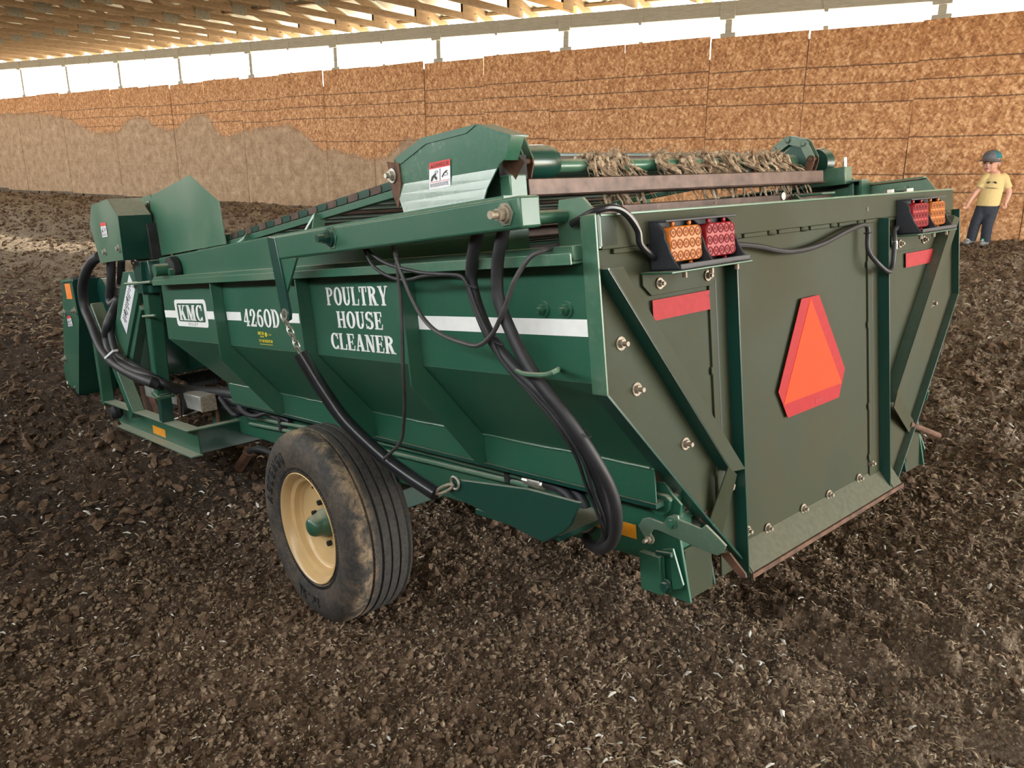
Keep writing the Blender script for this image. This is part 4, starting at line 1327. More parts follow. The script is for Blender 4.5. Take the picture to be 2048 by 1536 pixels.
# --- digging head at the front
sk = MB()
sk.box((2.99, .055, .436), (4.66, .062, .572))
web = part('skid_channel', sk, 'green', bevel=.001)
part('skid_flange', MB().box((2.97, -.002, .430), (4.60, .062, .437)), 'green_pale', web, bevel=.001)
part('skid_flange', MB().box((2.97, .0, .570), (4.70, .075, .577)), 'green_pale', web, bevel=.001)
part('amber_tape', MB().prism([(3.766, 0.054, 0.503), (3.534, 0.054, 0.501), (3.542, 0.054, 0.452), (3.775, 0.054, 0.452)], (0, -.001, 0)), 'amber_tape', web)
part('skid_channel', MB().box((2.99, 2*MID-.06, .43), (4.66, 2*MID-.05, .572)), 'green_deep')
part('cross_channel', MB().box((2.985, .06, .440), (2.995, 1.96, .570)), 'green_deep', bevel=.001)
part('cross_top', MB().box((2.97, .06, .568), (3.03, 1.96, .576)), 'green_pale', bevel=.001)
for v in (.62, .76):
    part('cross_gusset', MB().prism([(2.985, v, .57), (2.985, v, .44), (2.86, v, .50), (2.86, v, .56)], (0, .008, 0)), 'green')
part('draw_tube', MB().cyl((2.99, .55, .50), (1.9, .36, .47), .04, n=16), 'green')
part('skid_bolt', MB().lathe([(0, .03), (.02, .045), (.05, .045), (.07, .03)], (4.35, -.03, .53), (0, 1, 0), 14), 'dark_steel')
pt = [(3.268, 0.030, 1.315), (3.376, 0.030, 0.729)]
post = part('front_post', MB().bar(pt[0], pt[1], .075, .075, (1, 0, 0)), 'green', bevel=.008)
pt = [(3.359, 0.030, 0.744), (3.385, 0.030, 0.577)]
part('post_socket', MB().bar(pt[0], pt[1], .062, .062, (1, 0, 0)), 'green_deep', post, bevel=.004)
pt = [(3.239, 0.030, 1.474), (3.266, 0.030, 1.302)]
part('post_head', MB().bar(pt[0], pt[1], .11, .09, (1, 0, 0)), 'green_deep', post, bevel=.004)
part('post_collar', MB().bar(*[(3.369, 0.030, 0.741), (3.373, 0.030, 0.726)], .095, .095, (1, 0, 0)), 'green_pale', post)
part('post_pin', MB().tube([(3.315, -0.020, 1.178), (3.105, -0.020, 1.186)], .007, 8), 'green_pale', post)
for pt, w in (([(4.495, 0.035, 1.224), (3.956, 0.035, 0.551)], .075), ([(4.562, 0.035, 1.130), (4.645, 0.035, 0.550)], .07)):
    part('head_leg', MB().bar(pt[0], pt[1], w, w, (0, 1, 0)), 'green', bevel=.006)
pt = [(3.546, 0.060, 1.224), (4.002, 0.060, 0.818)]
part('head_brace', MB().bar(pt[0], pt[1], .055, .05, (0, 1, 0)), 'green', bevel=.003)
dgp = part('manual_strap', MB().prism([(3.700, 0.020, 1.424), (3.495, 0.020, 1.424), (3.429, 0.020, 1.332), (3.953, 0.020, 0.903), (4.103, 0.020, 1.062), (3.896, 0.020, 1.264)], (0, .030, 0)), 'green', bevel=.003)
lb = part('instruction_label', MB().prism([(3.573, 0.018, 1.410), (3.509, 0.018, 1.325), (3.837, 0.018, 1.061), (3.908, 0.018, 1.150)], (0, .001, 0)), 'paper', dgp)
m = MB()
for k in range(14):
    t = .12+k*.06
    a = lerp(*[(3.567, 0.017, 1.396), (3.874, 0.016, 1.145)], t)
    b2 = lerp(*[(3.524, 0.017, 1.339), (3.827, 0.016, 1.086)], t)
    m.bar(lerp(a, b2, .1), lerp(a, b2, random.uniform(.5, .95)), .002, .003 if k % 5 else .008, (0, 1, 0))
part('instruction_print', m, M['wire'], dgp)
part('hitch_tube', MB().bar((3.03, .15, .692), (4.0, .15, .692), .085, .085), 'galv', bevel=.005)
part('tube_cap', MB().box((3.015, .107, .648), (3.03, .193, .736)), 'bolt', bevel=.004)
part('hitch_plate', MB().prism([(4.158, 0.120, 0.699), (3.898, 0.120, 0.701), (3.829, 0.120, 0.560), (4.131, 0.120, 0.524)], (0, .012, 0)), 'rust', bevel=.002)
part('hitch_shackle', MB().cyl((3.30, .09, .66), (3.30, .115, .66), .055, n=16), 'dark_steel')
for i in range(8):
    c = lerp(*[(3.276, 0.085, 0.712), (3.319, 0.085, 0.573)], i/7)
    pts = [(c[0]+.010*math.cos(q)*(1 if i % 2 else .3), c[1]+.010*math.cos(q)*(.3 if i % 2 else 1), c[2]+.020*math.sin(q)) for q in [k*math.pi/5 for k in range(10)]]
    part('safety_chain_link', MB().tube(pts, .0035, 5, closed=True), 'rust')
part('wire_clip', MB().tube([(3.571, 0.100, 0.540), (3.185, 0.140, 0.633)], .006, 6), 'zinc')
part('prop_rod', MB().cyl(*[(3.055, 0.200, 0.668), (3.056, 0.200, 0.561)], .012, n=10), 'rust')
# elevator casing behind the post and its slotted screen
part('elevator_casing', MB().prism([(5.489, 0.550, 1.362), (3.601, 0.550, 1.323), (3.196, 0.550, 0.909), (5.047, 0.550, 0.622), (6.085, 0.550, 0.548)], (0, .02, 0)), 'green_deep')
part('casing_lower', MB().prism([(4.975, 0.400, 0.510), (3.269, 0.400, 0.718), (3.226, 0.400, 0.639), (4.920, 0.400, 0.393)], (0, .03, 0)), 'dark_steel')
SB0 = [(5.361, 0.700, 0.552), (4.235, 0.700, 0.703)]
SB1 = [(5.512, 0.700, 0.449), (4.346, 0.700, 0.616)]
for i in range(17):
    part('screen_bar', MB().bar(lerp(SB0[0], SB0[1], i/16), lerp(SB1[0], SB1[1], i/16), .012, .02, (0, 1, 0)), 'dark_steel')
part('screen_frame', MB().bar(SB0[0], SB0[1], .02, .03), 'dark_steel')
part('screen_frame', MB().bar(SB1[0], SB1[1], .02, .03), 'dark_steel')
# end plate of the digging head
ep = [(5.156, 0.000, 1.404), (4.868, 0.000, 1.405), (4.870, 0.000, 1.130), (5.374, 0.000, 0.480), (5.651, 0.000, 0.497), (5.663, 0.000, 0.726), (5.363, 0.000, 1.121)]
pan = part('head_end_plate', MB().prism(ep, (0, .006, 0)), 'green', bevel=.001)
part('head_back_plate', MB().prism([ep[1], ep[2], ep[3], add(ep[3], (0, .26, 0)), add(ep[2], (0, .26, 0)), add(ep[1], (0, .26, 0))], (.006, 0, 0)), 'green_deep', pan)
part('head_top_edge', MB().bar(ep[0], ep[1], .02, .02), 'green_pale', pan)
part('orange_sticker', MB().prism([(5.087, -0.002, 1.382), (4.935, -0.002, 1.382), (4.933, -0.002, 1.275), (5.098, -0.002, 1.276)], (0, .001, 0)), 'orange_sticker', pan)
danger_label([*[(5.193, -0.004, 1.150), (5.078, -0.004, 1.159), (5.063, -0.004, 1.084), (5.206, -0.004, 1.077)]], None)
for q in [(5.258, -0.002, 1.178), (5.524, -0.002, 0.821), (4.927, -0.002, 1.192)]:
    part('plate_bolt', MB().bolt(q, (0, -1, 0), .02, .015, .01), 'zinc', pan)
part('end_roller', MB().cyl((5.05, .12, 1.30), (5.05, .12, 1.425), .075, n=20), 'dark_steel')
part('beater_drum', MB().cyl((4.75, .15, 1.27), (4.75, 1.88, 1.27), .13, n=24), 'green_deep')
part('drum_plate', MB().box((4.45, .30, .70), (4.48, 1.75, 1.20)), 'green_deep')
part('lift_cylinder', MB().cyl(*[(4.084, 0.100, 1.360), (4.232, 0.100, 1.217)], .045, n=16), 'galv', bevel=.003)
part('lift_rod', MB().cyl(*[(3.976, 0.100, 1.497), (4.084, 0.100, 1.360)], .022, n=12), 'dark_steel')
part('head_far_end', MB().box((4.6, 1.93, .5), (5.3, 1.95, 1.40)), 'green_deep')

# --- hoses and cables
def hose(name, pts, r, mat='rubber', n=10):
    return part(name, MB().tube(smooth_path(pts, 8), r, n), mat)
hose('hydraulic_hose', [(0.250, -0.100, 1.446), (0.287, -0.090, 1.415), (0.333, -0.075, 1.355), (0.345, -0.070, 1.305), (0.327, -0.070, 1.242), (0.291, -0.065, 1.167), (0.229, -0.060, 1.107), (0.148, -0.050, 1.043), (0.091, -0.030, 0.971), (0.057, 0.010, 0.873), (0.062, 0.050, 0.779), (0.090, 0.090, 0.689), (0.156, 0.140, 0.596), (0.250, 0.190, 0.547), (0.314, 0.230, 0.542)], .0150, n=12)
hose('hydraulic_hose', [(0.158, -0.100, 1.453), (0.181, -0.095, 1.420), (0.215, -0.090, 1.352), (0.227, -0.085, 1.269), (0.188, -0.080, 1.173), (0.126, -0.075, 1.080), (0.068, -0.050, 0.996), (0.028, -0.010, 0.895), (0.014, 0.030, 0.800), (0.030, 0.060, 0.712), (0.090, 0.100, 0.626), (0.173, 0.140, 0.574), (0.259, 0.190, 0.550)], .0150, n=12)
hose('hydraulic_hose', [(0.560, 0.265, 0.661), (0.462, 0.262, 0.664), (0.398, 0.260, 0.640), (0.380, 0.262, 0.596), (0.377, 0.270, 0.543)], .0165, n=12)
hose('hydraulic_hose', [(0.508, 0.285, 0.665), (0.416, 0.280, 0.662), (0.362, 0.275, 0.635), (0.347, 0.275, 0.576), (0.346, 0.280, 0.540)], .0150, n=12)
for pt in ([(0.594, 0.262, 0.666), (0.502, 0.262, 0.663)], ):
    part('hose_fitting', MB().cyl(pt[0], pt[1], .020, n=6), 'zinc')
    part('hose_ferrule', MB().cyl(lerp(pt[0], pt[1], .3), lerp(pt[0], pt[1], .9), .0215, n=16), 'zinc')
for pts in ([(2.771, 0.265, 0.616), (1.713, 0.265, 0.655), (1.157, 0.265, 0.663), (0.597, 0.265, 0.663)], [(2.785, 0.265, 0.579), (1.721, 0.265, 0.623), (1.163, 0.265, 0.632), (0.581, 0.265, 0.641)]):
    part('steel_line', MB().tube(pts, .009, 10), 'green_pale')
for q in [(0.681, 0.258, 0.665), (2.391, 0.258, 0.623)]:
    part('line_clamp', MB().box((q[0]-.012, .252, q[2]-.03), (q[0]+.012, .285, q[2]+.03)), 'rubber', bevel=.003)
part('rag_end', MB().prism([(0.409, 0.250, 0.545), (0.345, 0.250, 0.566), (0.315, 0.250, 0.563), (0.333, 0.250, 0.547), (0.400, 0.250, 0.531)], (0, .02, 0)), 'bolt', bevel=.003)
hose('cable', [(0.777, -0.100, 1.416), (0.719, -0.098, 1.385), (0.650, -0.095, 1.364), (0.539, -0.090, 1.344), (0.449, -0.090, 1.337), (0.375, -0.090, 1.331), (0.339, -0.090, 1.312), (0.318, -0.088, 1.257), (0.283, -0.085, 1.189), (0.239, -0.075, 1.108), (0.154, -0.062, 1.038), (0.093, -0.045, 0.968), (0.062, -0.010, 0.878), (0.066, 0.020, 0.793), (0.077, 0.060, 0.715), (0.101, 0.090, 0.660)], .0052)
hose('cable', [(0.795, -0.100, 1.420), (0.768, -0.095, 1.372), (0.702, -0.090, 1.339), (0.619, -0.088, 1.325), (0.521, -0.088, 1.334), (0.403, -0.092, 1.335), (0.344, -0.094, 1.323), (0.330, -0.090, 1.270), (0.297, -0.088, 1.202), (0.252, -0.078, 1.127), (0.183, -0.066, 1.055), (0.115, -0.048, 0.978), (0.084, -0.012, 0.887), (0.087, 0.020, 0.802), (0.087, 0.060, 0.699), (0.106, 0.090, 0.645)], .0048)
hose('cable', [(0.640, -0.100, 1.420), (0.627, -0.095, 1.354), (0.580, -0.090, 1.257), (0.524, -0.090, 1.203), (0.456, -0.090, 1.175), (0.366, -0.095, 1.160), (0.305, -0.098, 1.159), (0.246, -0.100, 1.189), (0.184, -0.105, 1.254), (0.145, -0.100, 1.317), (0.110, -0.080, 1.365), (0.090, -0.050, 1.378), (0.092, -0.010, 1.384)], .0060, 'wire')
hose('cable', [(0.631, -0.098, 1.408), (0.645, -0.092, 1.326), (0.651, -0.090, 1.243), (0.671, -0.095, 1.071), (0.721, -0.070, 0.974), (0.783, -0.045, 0.885), (0.840, -0.030, 0.818), (0.967, -0.020, 0.742)], .0055, 'wire')
part('wire_loop', MB().tube(smooth_path([(0.125, -0.005, 1.094), (0.034, -0.100, 1.112), (0.060, -0.110, 1.103), (0.128, -0.110, 1.100), (0.179, -0.090, 1.100), (0.278, -0.005, 1.080)], 6), .0060, 8), 'green_pale')
for c in [(0.334, -0.085, 1.310), (0.259, -0.078, 1.170), (0.040, -0.025, 0.955)]:
    part('cable_tie', MB().tube([(c[0]+.024*math.cos(q), c[1]+.010*math.sin(q), c[2]+.012*math.cos(q)) for q in [k*math.pi/7 for k in range(14)]], .0016, 5, closed=True), 'rubber')
for u in (.164, .085):
    part('panel_bolt', MB().bolt((u, -.001, 1.237), (0, -1, 0), .013, .010, .012), 'green')
# bundle from the front motors back along the hopper
hose('front_hose', [(3.954, -0.020, 1.530), (4.091, -0.030, 1.507), (4.222, -0.050, 1.443), (4.346, -0.060, 1.337), (4.366, -0.060, 1.226), (4.284, -0.060, 1.132), (4.165, -0.060, 0.993), (3.951, -0.060, 0.904), (3.647, -0.050, 0.850), (3.281, -0.040, 0.821), (3.463, 0.100, 0.751), (3.274, 0.200, 0.724), (2.959, 0.250, 0.731), (2.618, 0.270, 0.723)], .030, n=12)
hose('front_hose', [(4.009, 0.050, 1.502), (4.048, 0.040, 1.384), (4.113, 0.030, 1.278), (4.083, 0.030, 1.238), (4.013, 0.050, 1.260), (4.066, 0.020, 1.187), (4.069, -0.020, 1.115), (4.115, -0.030, 1.022), (3.974, -0.040, 0.921), (3.650, -0.040, 0.871), (3.336, -0.020, 0.841), (3.378, 0.100, 0.749), (3.184, 0.220, 0.703), (2.744, 0.265, 0.691)], .026, n=12)
hose('front_hose', [(4.052, 0.060, 1.259), (4.115, 0.020, 1.165), (4.072, -0.010, 1.052), (3.955, -0.020, 0.934), (3.590, -0.020, 0.880), (3.282, 0.000, 0.821), (3.287, 0.120, 0.719), (3.123, 0.220, 0.668), (2.762, 0.265, 0.641)], .020, n=12)
hose('front_hose', [(3.274, 0.020, 0.796), (3.335, 0.160, 0.692), (3.110, 0.240, 0.649), (2.761, 0.268, 0.662), (2.409, 0.270, 0.648)], .013)
hose('front_hose', [(2.977, 0.200, 0.717), (2.891, 0.200, 0.671), (2.801, 0.200, 0.640), (2.799, 0.240, 0.642), (2.735, 0.260, 0.682)], .012)
hose('front_hose', [(2.793, 0.220, 0.704), (2.686, 0.210, 0.664), (2.588, 0.220, 0.654), (2.494, 0.260, 0.671), (2.297, 0.270, 0.651)], .012)
hose('brake_hose', [(3.108, 0.300, 0.308), (2.920, 0.280, 0.400), (2.723, 0.260, 0.453), (2.592, 0.270, 0.451), (2.557, 0.300, 0.396)], .016)
part('hose_elbow', MB().cyl(*[(3.081, 0.280, 0.288), (2.883, 0.280, 0.411)], .028, n=10), 'rust')
part('hose_band', MB().bar(*[(3.884, -0.100, 0.933), (3.707, -0.090, 0.985)], .012, .03, (0, 1, 0)), 'paper')

# --- sleeved safety chains from arm straps to the skid plates
for side in (0, 1):
    F = (lambda p: p) if side == 0 else mir
    if side:
        continue
    p0, p1 = (1.262, -.160, 1.228), (1.236, -.128, 1.088)
    for i in range(6):
        c = lerp(p0, p1, (i+.3)/6)
        d = nrm(sub(p1, p0))
        e1 = nrm(crs(d, (0, 1, 0)))
        e2 = crs(d, e1)
        e = e1 if i % 2 else e2
        pts = [add(c, add(mul(d, .0185*math.cos(q)), mul(e, .0095*math.sin(q)))) for q in [k*math.pi/6 for k in range(12)]]
        part('chain_link', MB().tube([F(q) for q in pts], .0035, 6, closed=True), 'zinc')
    slv = smooth_path([(1.240, -.130, 1.096), (1.19, -.09, .965), (1.125, -.05, .850), (.985, .01, .722), (.792, .05, .636)], 8)
    part('chain_sleeve', MB().tube([F(q) for q in slv], .0235, 16), 'sleeve')
    part('hook_link', MB().tube([F((.745+.05*math.cos(q), .052, .660-.022*math.cos(q)+.010*math.sin(q))) for q in [k*math.pi/8 for k in range(16)]], .0055, 8, closed=True), 'bolt')

# --- lettering on the near side
def rect(x0, y0, x1, y1): return [(x0, y0), (x1, y0), (x1, y1), (x0, y1)]
def arc(cx, cy, rx, ry, ix, iy, a0, a1, n=18):
    out = []
    for k in range(n):
        t0, t1 = math.radians(a0+(a1-a0)*k/n), math.radians(a0+(a1-a0)*(k+1)/n)
        out.append([(cx+rx*math.cos(t0), cy+ry*math.sin(t0)), (cx+rx*math.cos(t1), cy+ry*math.sin(t1)),
                    (cx+ix*math.cos(t1), cy+iy*math.sin(t1)), (cx+ix*math.cos(t0), cy+iy*math.sin(t0))])
    return out
def para(x0, y0, x1, y1, w): return [(x0, y0), (x0+w, y0), (x1+w, y1), (x1, y1)]
SF = .075
def stem(x, s=.19, o=.06, y0=0, y1=1):
    return [rect(x, y0, x+s, y1), rect(x-o, y0, x+s+o, y0+SF), rect(x-o, y1-SF, x+s+o, y1)]
def serif_glyph(c):
    """bold slab-serif capitals: returns polygons and the advance width"""
    if c == 'P': return stem(.06)+arc(.25, .74, .37, .26, .18, .17, -90, 90), .68
    if c == 'R': return stem(.06)+arc(.25, .75, .36, .25, .17, .16, -90, 90)+[para(.46, 0, .26, .52, .21), rect(.42, 0, .76, SF)], .78
    if c == 'O' or c == '0': return arc(.36, .5, .36, .51, .15, .42, 0, 360, 32), .76
    if c == 'D': return stem(.06)+arc(.25, .5, .42, .5, .22, .41, -90, 90, 24), .74
    if c == 'C': return arc(.36, .5, .36, .51, .15, .42, 42, 318, 28)+[rect(.56, .64, .64, 1.0), rect(.57, .0, .63, .26)], .70
    if c == 'U': return [rect(.06, .30, .25, 1), rect(0, 1-SF, .31, 1), rect(.52, .30, .61, 1), rect(.44, 1-SF, .69, 1)]+arc(.335, .31, .275, .32, .09, .23, 180, 360), .74
    if c == 'L': return stem(.06)+[rect(0, 0, .60, SF), para(.50, 0, .56, .34, .08)], .66
    if c == 'T': return [rect(.23, 0, .42, 1), rect(.15, 0, .50, SF), rect(0, 1-SF, .65, 1), para(.03, .70, .0, 1, .07), para(.55, .70, .58, 1, .07)], .70
    if c == 'Y': return [rect(.27, 0, .46, .46), rect(.19, 0, .54, SF), para(.27, .40, .05, 1, .20), para(.38, .40, .60, 1, .09), rect(0, 1-SF, .32, 1), rect(.52, 1-SF, .76, 1)], .76
    if c == 'H': return stem(.06)+stem(.50)+[rect(.2, .455, .55, .545)], .80
    if c == 'E': return stem(.06)+[rect(.2, 0, .58, SF), rect(.2, 1-SF, .56, 1), rect(.2, .46, .45, .54), rect(.40, .36, .46, .64), para(.50, 0, .56, .30, .06), rect(.50, .72, .57, 1)], .65
    if c == 'S': return arc(.30, .735, .29, .275, .10, .19, 25, 268, 20)+arc(.30, .265, .30, .275, .10, .19, -155, 90, 20)+[para(.13, .62, .30, .42, .20), rect(.52, .70, .58, .99), rect(.02, .01, .08, .30)], .66
    if c == 'A': return [para(.06, 0, .29, 1, .09), para(.46, 0, .26, 1, .20), rect(.18, .27, .55, .345), rect(0, 0, .24, SF), rect(.40, 0, .74, SF)], .76
    if c == 'N': return [rect(.09, 0, .18, 1), rect(.55, 0, .64, 1), para(.46, 0, .07, 1, .20), rect(0, 0, .27, SF), rect(.46, 1-SF, .73, 1), rect(0, 1-SF, .2, 1)], .76
    if c == 'K': return stem(.06, .21)+[para(.22, .36, .54, 1, .12), para(.50, 0, .29, .60, .23), rect(.44, 0, .82, SF), rect(.46, 1-SF, .76, 1)], .84
    if c == 'M': return [rect(.08, 0, .18, 1), rect(.66, 0, .88, 1), para(.38, 0, .10, 1, .22), para(.40, 0, .68, 1, .10), rect(0, 0, .27, SF), rect(.58, 0, .96, SF), rect(0, 1-SF, .28, 1), rect(.7, 1-SF, .96, 1)], 1.0
    if c == '4': return [rect(.33, 0, .51, 1), rect(.25, 0, .59, SF), para(.0, .26, .36, 1, .11), rect(0, .23, .62, .32)], .68
    if c == '2': return arc(.30, .72, .29, .28, .09, .20, -30, 175, 18)+[para(.02, .05, .36, .62, .20), rect(.0, 0, .60, .13), rect(.53, 0, .60, .28), rect(.02, .60, .2, .74)], .66
    if c == '6': return arc(.33, .33, .31, .34, .12, .25, 0, 360, 24)+arc(.44, .33, .42, .66, .23, .58, 92, 180, 14)+[rect(.40, .86, .57, .98)], .70
    return [], .4
def lettering(text, u_left, u_right, w0, w1, v, mat, name):
    adv, polys = 0.0, []
    for c in text:
        g, a = serif_glyph(c)
        polys += [[(adv+x, y) for x, y in p] for p in g]
        adv += a+.03
    adv -= .03
    m = MB()
    for p in polys:
        m.prism([(u_left+(u_right-u_left)*x/adv, v, w0+(w1-w0)*y) for x, y in p], (0, -.0008, 0))
    return part(name, m, mat, smooth=False)
LV = -.0008
lettering('POULTRY', 1.250, .855, 1.243, 1.304, LV, 'white', 'lettering')
lettering('HOUSE', 1.195, .902, 1.167, 1.223, LV, 'white', 'lettering')
lettering('CLEANER', 1.257, .845, 1.092, 1.148, LV, 'white', 'lettering')
lettering('4260D', 1.995, 1.646, 1.154, 1.226, LV, 'white', 'lettering')
def stripe(u0, u1, w0=1.176, w1=1.212):
    part('white_stripe', MB().box((u1, -.0012, w0), (u0, -.0004, w1)), 'white')
stripe(.730, .022, 1.174, 1.214)
stripe(2.175, 2.02)
stripe(1.60, 1.378)
stripe(3.000, 2.80)
stripe(2.43, 2.20)
def rrect(u0, u1, w0, w1, r, v, th=-.0008):
    pts = []
    for cu, cw, a0 in ((u1+r, w1-r, 0), (u0-r, w1-r, 90), (u0-r, w0+r, 180), (u1+r, w0+r, 270)):
        for k in range(6):
            t = math.radians(a0+18*k)
            pts.append((cu-r*math.cos(t), v, cw+r*math.sin(t)))
    return MB().prism(pts, (0, th, 0))
bd = part('maker_badge', rrect(2.83, 2.405, 1.136, 1.266, .022, -.0012), 'white')
part('badge_field', rrect(2.795, 2.435, 1.160, 1.248, .012, -.0022), 'green', bd)
lettering('KMC', 2.775, 2.455, 1.166, 1.240, -.0032, 'white', 'lettering')
m = MB()
for i, ch in enumerate('KELLEY'):
    for poly in sans(ch):
        m.prism([(2.665-.022*i-.018*x, -.0022, 1.142+.013*y) for x, y in poly], (0, -.0004, 0))
part('badge_print', m, 'wire', bd)
# dealer sticker in yellow
m = MB()
def line_text(text, u, w, h, cw):
    for i, ch in enumerate(text):
        for poly in sans(ch):
            m.prism([(u-cw*(i+x*1.2), LV, w+h*y) for x, y in poly], (0, -.0004, 0))
line_text('HARTING', 1.872, 1.122, .012, .0085)
line_text('TRACTOR', 1.855, 1.112, .006, .0052)
line_text('VISIT HARTINGTRACTOR.COM', 1.870, 1.092, .011, .0053)
m.lathe([(0, .004), (.001, .004), (.001, .009), (0, .009)], (1.795, LV, 1.124), (0, -1, 0), 16, closed=True)
line_text('EQUIP', 1.780, 1.121, .006, .007)
m.box((1.745, LV-.0005, 1.083), (1.868, LV, 1.0845))
part('dealer_sticker', m, 'yellow_ink')

# --- matted feathers caught round the head shaft (loose, so things of their own)
ORD = ('first', 'second', 'third', 'fourth', 'fifth', 'sixth', 'seventh', 'eighth', 'ninth')
def clump(v, wid, hang, seed):
    rr = random.Random(seed)
    m = MB()
    u, w = SH
    for k in range(int(8+wid*150)):                      # felted lumps wrapped on the shaft
        c = v+rr.uniform(-wid/2, wid/2)
        a = rr.uniform(-.4, 2.9)
        r = rr.uniform(.022, .040)
        m.ball((u-r*math.cos(a), c, w+r*math.sin(a)), (rr.uniform(.007, .016), rr.uniform(.006, .016), rr.uniform(.007, .015)), 7, 5)
    for k in range(int(6+wid*150)):                      # ribbons of matted down hanging below and over the bar
        c = v+rr.uniform(-wid*.55, wid*.55)
        L = hang*rr.uniform(.25, 1.0)*(.4 if rr.random() < .3 else 1)
        uu = u-rr.uniform(.005, .05)
        cc = c
        p = [(uu, cc, w+rr.uniform(.0, .03))]
        for i in range(1, 7):
            uu += rr.uniform(-.014, .006)
            cc += rr.uniform(-.012, .012)
            p.append((uu-.05*math.sin(i/6*1.6), cc, w-L*i/6))
        fat = rr.choice((.002, .003, .005, .009, .013, .017))
        m.tube(p, [fat*(1.0-.8*abs(i-2.5)/4)*rr.uniform(.7, 1.2) for i in range(7)], 6, flat=.45)
    for k in range(14):                                   # loose barbs
        c = v+rr.uniform(-wid/2, wid/2)
        p = [(u-.02, c, w+.03)]
        for i in range(1, 4):
            p.append((p[-1][0]+rr.uniform(-.02, .012), p[-1][1]+rr.uniform(-.014, .014), p[-1][2]+rr.uniform(-.006, .014)))
        m.tube(p, [.002, .0016, .0012, .0006], 4)
    o = m.build('feather_clump', M['feather'])
    o.matrix_world = MACH.matrix_world.copy()
    return tag(o, ORD[seed-40]+' matted feather clump from the hydraulic motor along the conveyor head shaft', 'feathers', 'feather clumps caught on the head shaft')
for i, (v, wid, hang) in enumerate(((.58, .08, .18), (.68, .09, .19), (.90, .06, .16), (1.03, .09, .19), (1.17, .06, .20), (1.29, .09, .19), (1.42, .07, .17), (1.54, .08, .19), (1.65, .06, .18))):
    clump(v, wid, hang, 40+i)

# ------------------------------------------------------------------ the child by the far wall
M['skin'] = plain('skin', (.56, .30, .22), .55, 0, .08, 30)
M['tshirt'] = plain('yellow cotton', (.60, .46, .21), .85, 0, .06, 50)
M['denim'] = plain('dark blue jeans', (.020, .025, .038), .85, 0, .25, 45)
M['cap_grey'] = plain('grey cap cloth', (.125, .125, .145), .8, 0, .2, 40)
M['cap_teal'] = plain('teal cap cloth', (.02, .15, .17), .8, 0, .2, 40)
M['shoe'] = plain('grey trainer mesh', (.20, .21, .20), .8, 0, .4, 70)
M['hair'] = plain('brown hair', (.07, .04, .022), .7, 0, .3, 80)
M['lip'] = plain('lips', (.36, .10, .09), .5, 0, .05, 30)
M['patch_green'] = plain('green patch', (.08, .45, .28), .7, 0, .2, 60)
CH = (-1.055, 10.02)
CZ = float(ground_z(CH[0], CH[1]))
def limb(m, pts, radii, n=10, k=5, flat=1.0):
    P = smooth_path(pts, k)
    R_ = []
    for i in range(len(P)):
        t = i/k
        j = min(int(t), len(radii)-2)
        R_.append(radii[j]+(radii[j+1]-radii[j])*(t-j))
    m.tube(P, R_, n, flat=flat)
def loft(m, rings, n=20):
    vs, fs = [], []
    for (cx, cy, cz, rx, ry) in rings:
        for k in range(n):
            a = 2*math.pi*k/n
            vs.append((cx+rx*math.cos(a), cy+ry*math.sin(a), cz))
    for i in range(len(rings)-1):
        for k in range(n):
            l = (k+1) % n
            fs.append((i*n+k, i*n+l, (i+1)*n+l, (i+1)*n+k))
    fs += [tuple(range(n)), tuple(range((len(rings)-1)*n, len(rings)*n))]
    m._a(vs, fs)
def fuse(o, size):
    r = o.modifiers.new('fuse', 'REMESH')
    r.mode = 'VOXEL'
    r.voxel_size = size
    r.use_smooth_shade = True
    s = o.modifiers.new('soft', 'SMOOTH')
    s.factor = .5
    s.iterations = 3
    return o
YAW, TILT = math.radians(20), math.radians(3)
HC = (.018, -.030, .878)
hf = (-math.sin(YAW)*math.cos(TILT), -math.cos(YAW)*math.cos(TILT), -math.sin(TILT))
hs = (-math.cos(YAW), math.sin(YAW), 0)
hu = nrm(crs(hs, hf))
if hu[2] < 0: hu = mul(hu, -1)
def hd(f_, s_, u_): return add(HC, add(mul(hf, f_*1.1), add(mul(hs, s_*1.1), mul(hu, u_*1.1))))
def hball(m, f_, s_, u_, r, n=12):
    """ball in head space"""
    o = len(m.v)
    m.ball((0, 0, 0), r, n, 9)
    for i in range(o, len(m.v)):
        x, y, z = m.v[i]
        m.v[i] = hd(f_+x, s_+y, u_+z)
b = MB(False)
hball(b, -.010, 0, .015, (.085, .072, .085), 18)      # skull
hball(b, .018, 0, -.038, (.058, .056, .055), 16)      # jaw and cheeks
hball(b, .045, .028, -.035, (.026, .024, .026))
hball(b, .045, -.028, -.035, (.026, .024, .026))
hball(b, .078, 0, -.022, (.013, .010, .012))          # nose
hball(b, .070, 0, -.056, (.010, .018, .008))          # lips
hball(b, .056, 0, -.078, (.018, .018, .014))          # chin
for s_ in (-1, 1):
    hball(b, -.010, .072*s_, -.015, (.014, .008, .022))   # ears
limb(b, [hd(-.02, 0, -.05), (.050, .012, .785), (.070, .015, .74), (.068, .015, .60), (.055, .015, .45)], [.040, .036, .060, .085, .075], 14)
arms = (((-.010, .0, .722), (-.052, -.015, .605), (-.085, -.03, .56), (-.135, -.06, .455)), ((.155, .02, .722), (.212, .02, .605), (.225, .01, .56), (.212, -.015, .470)))
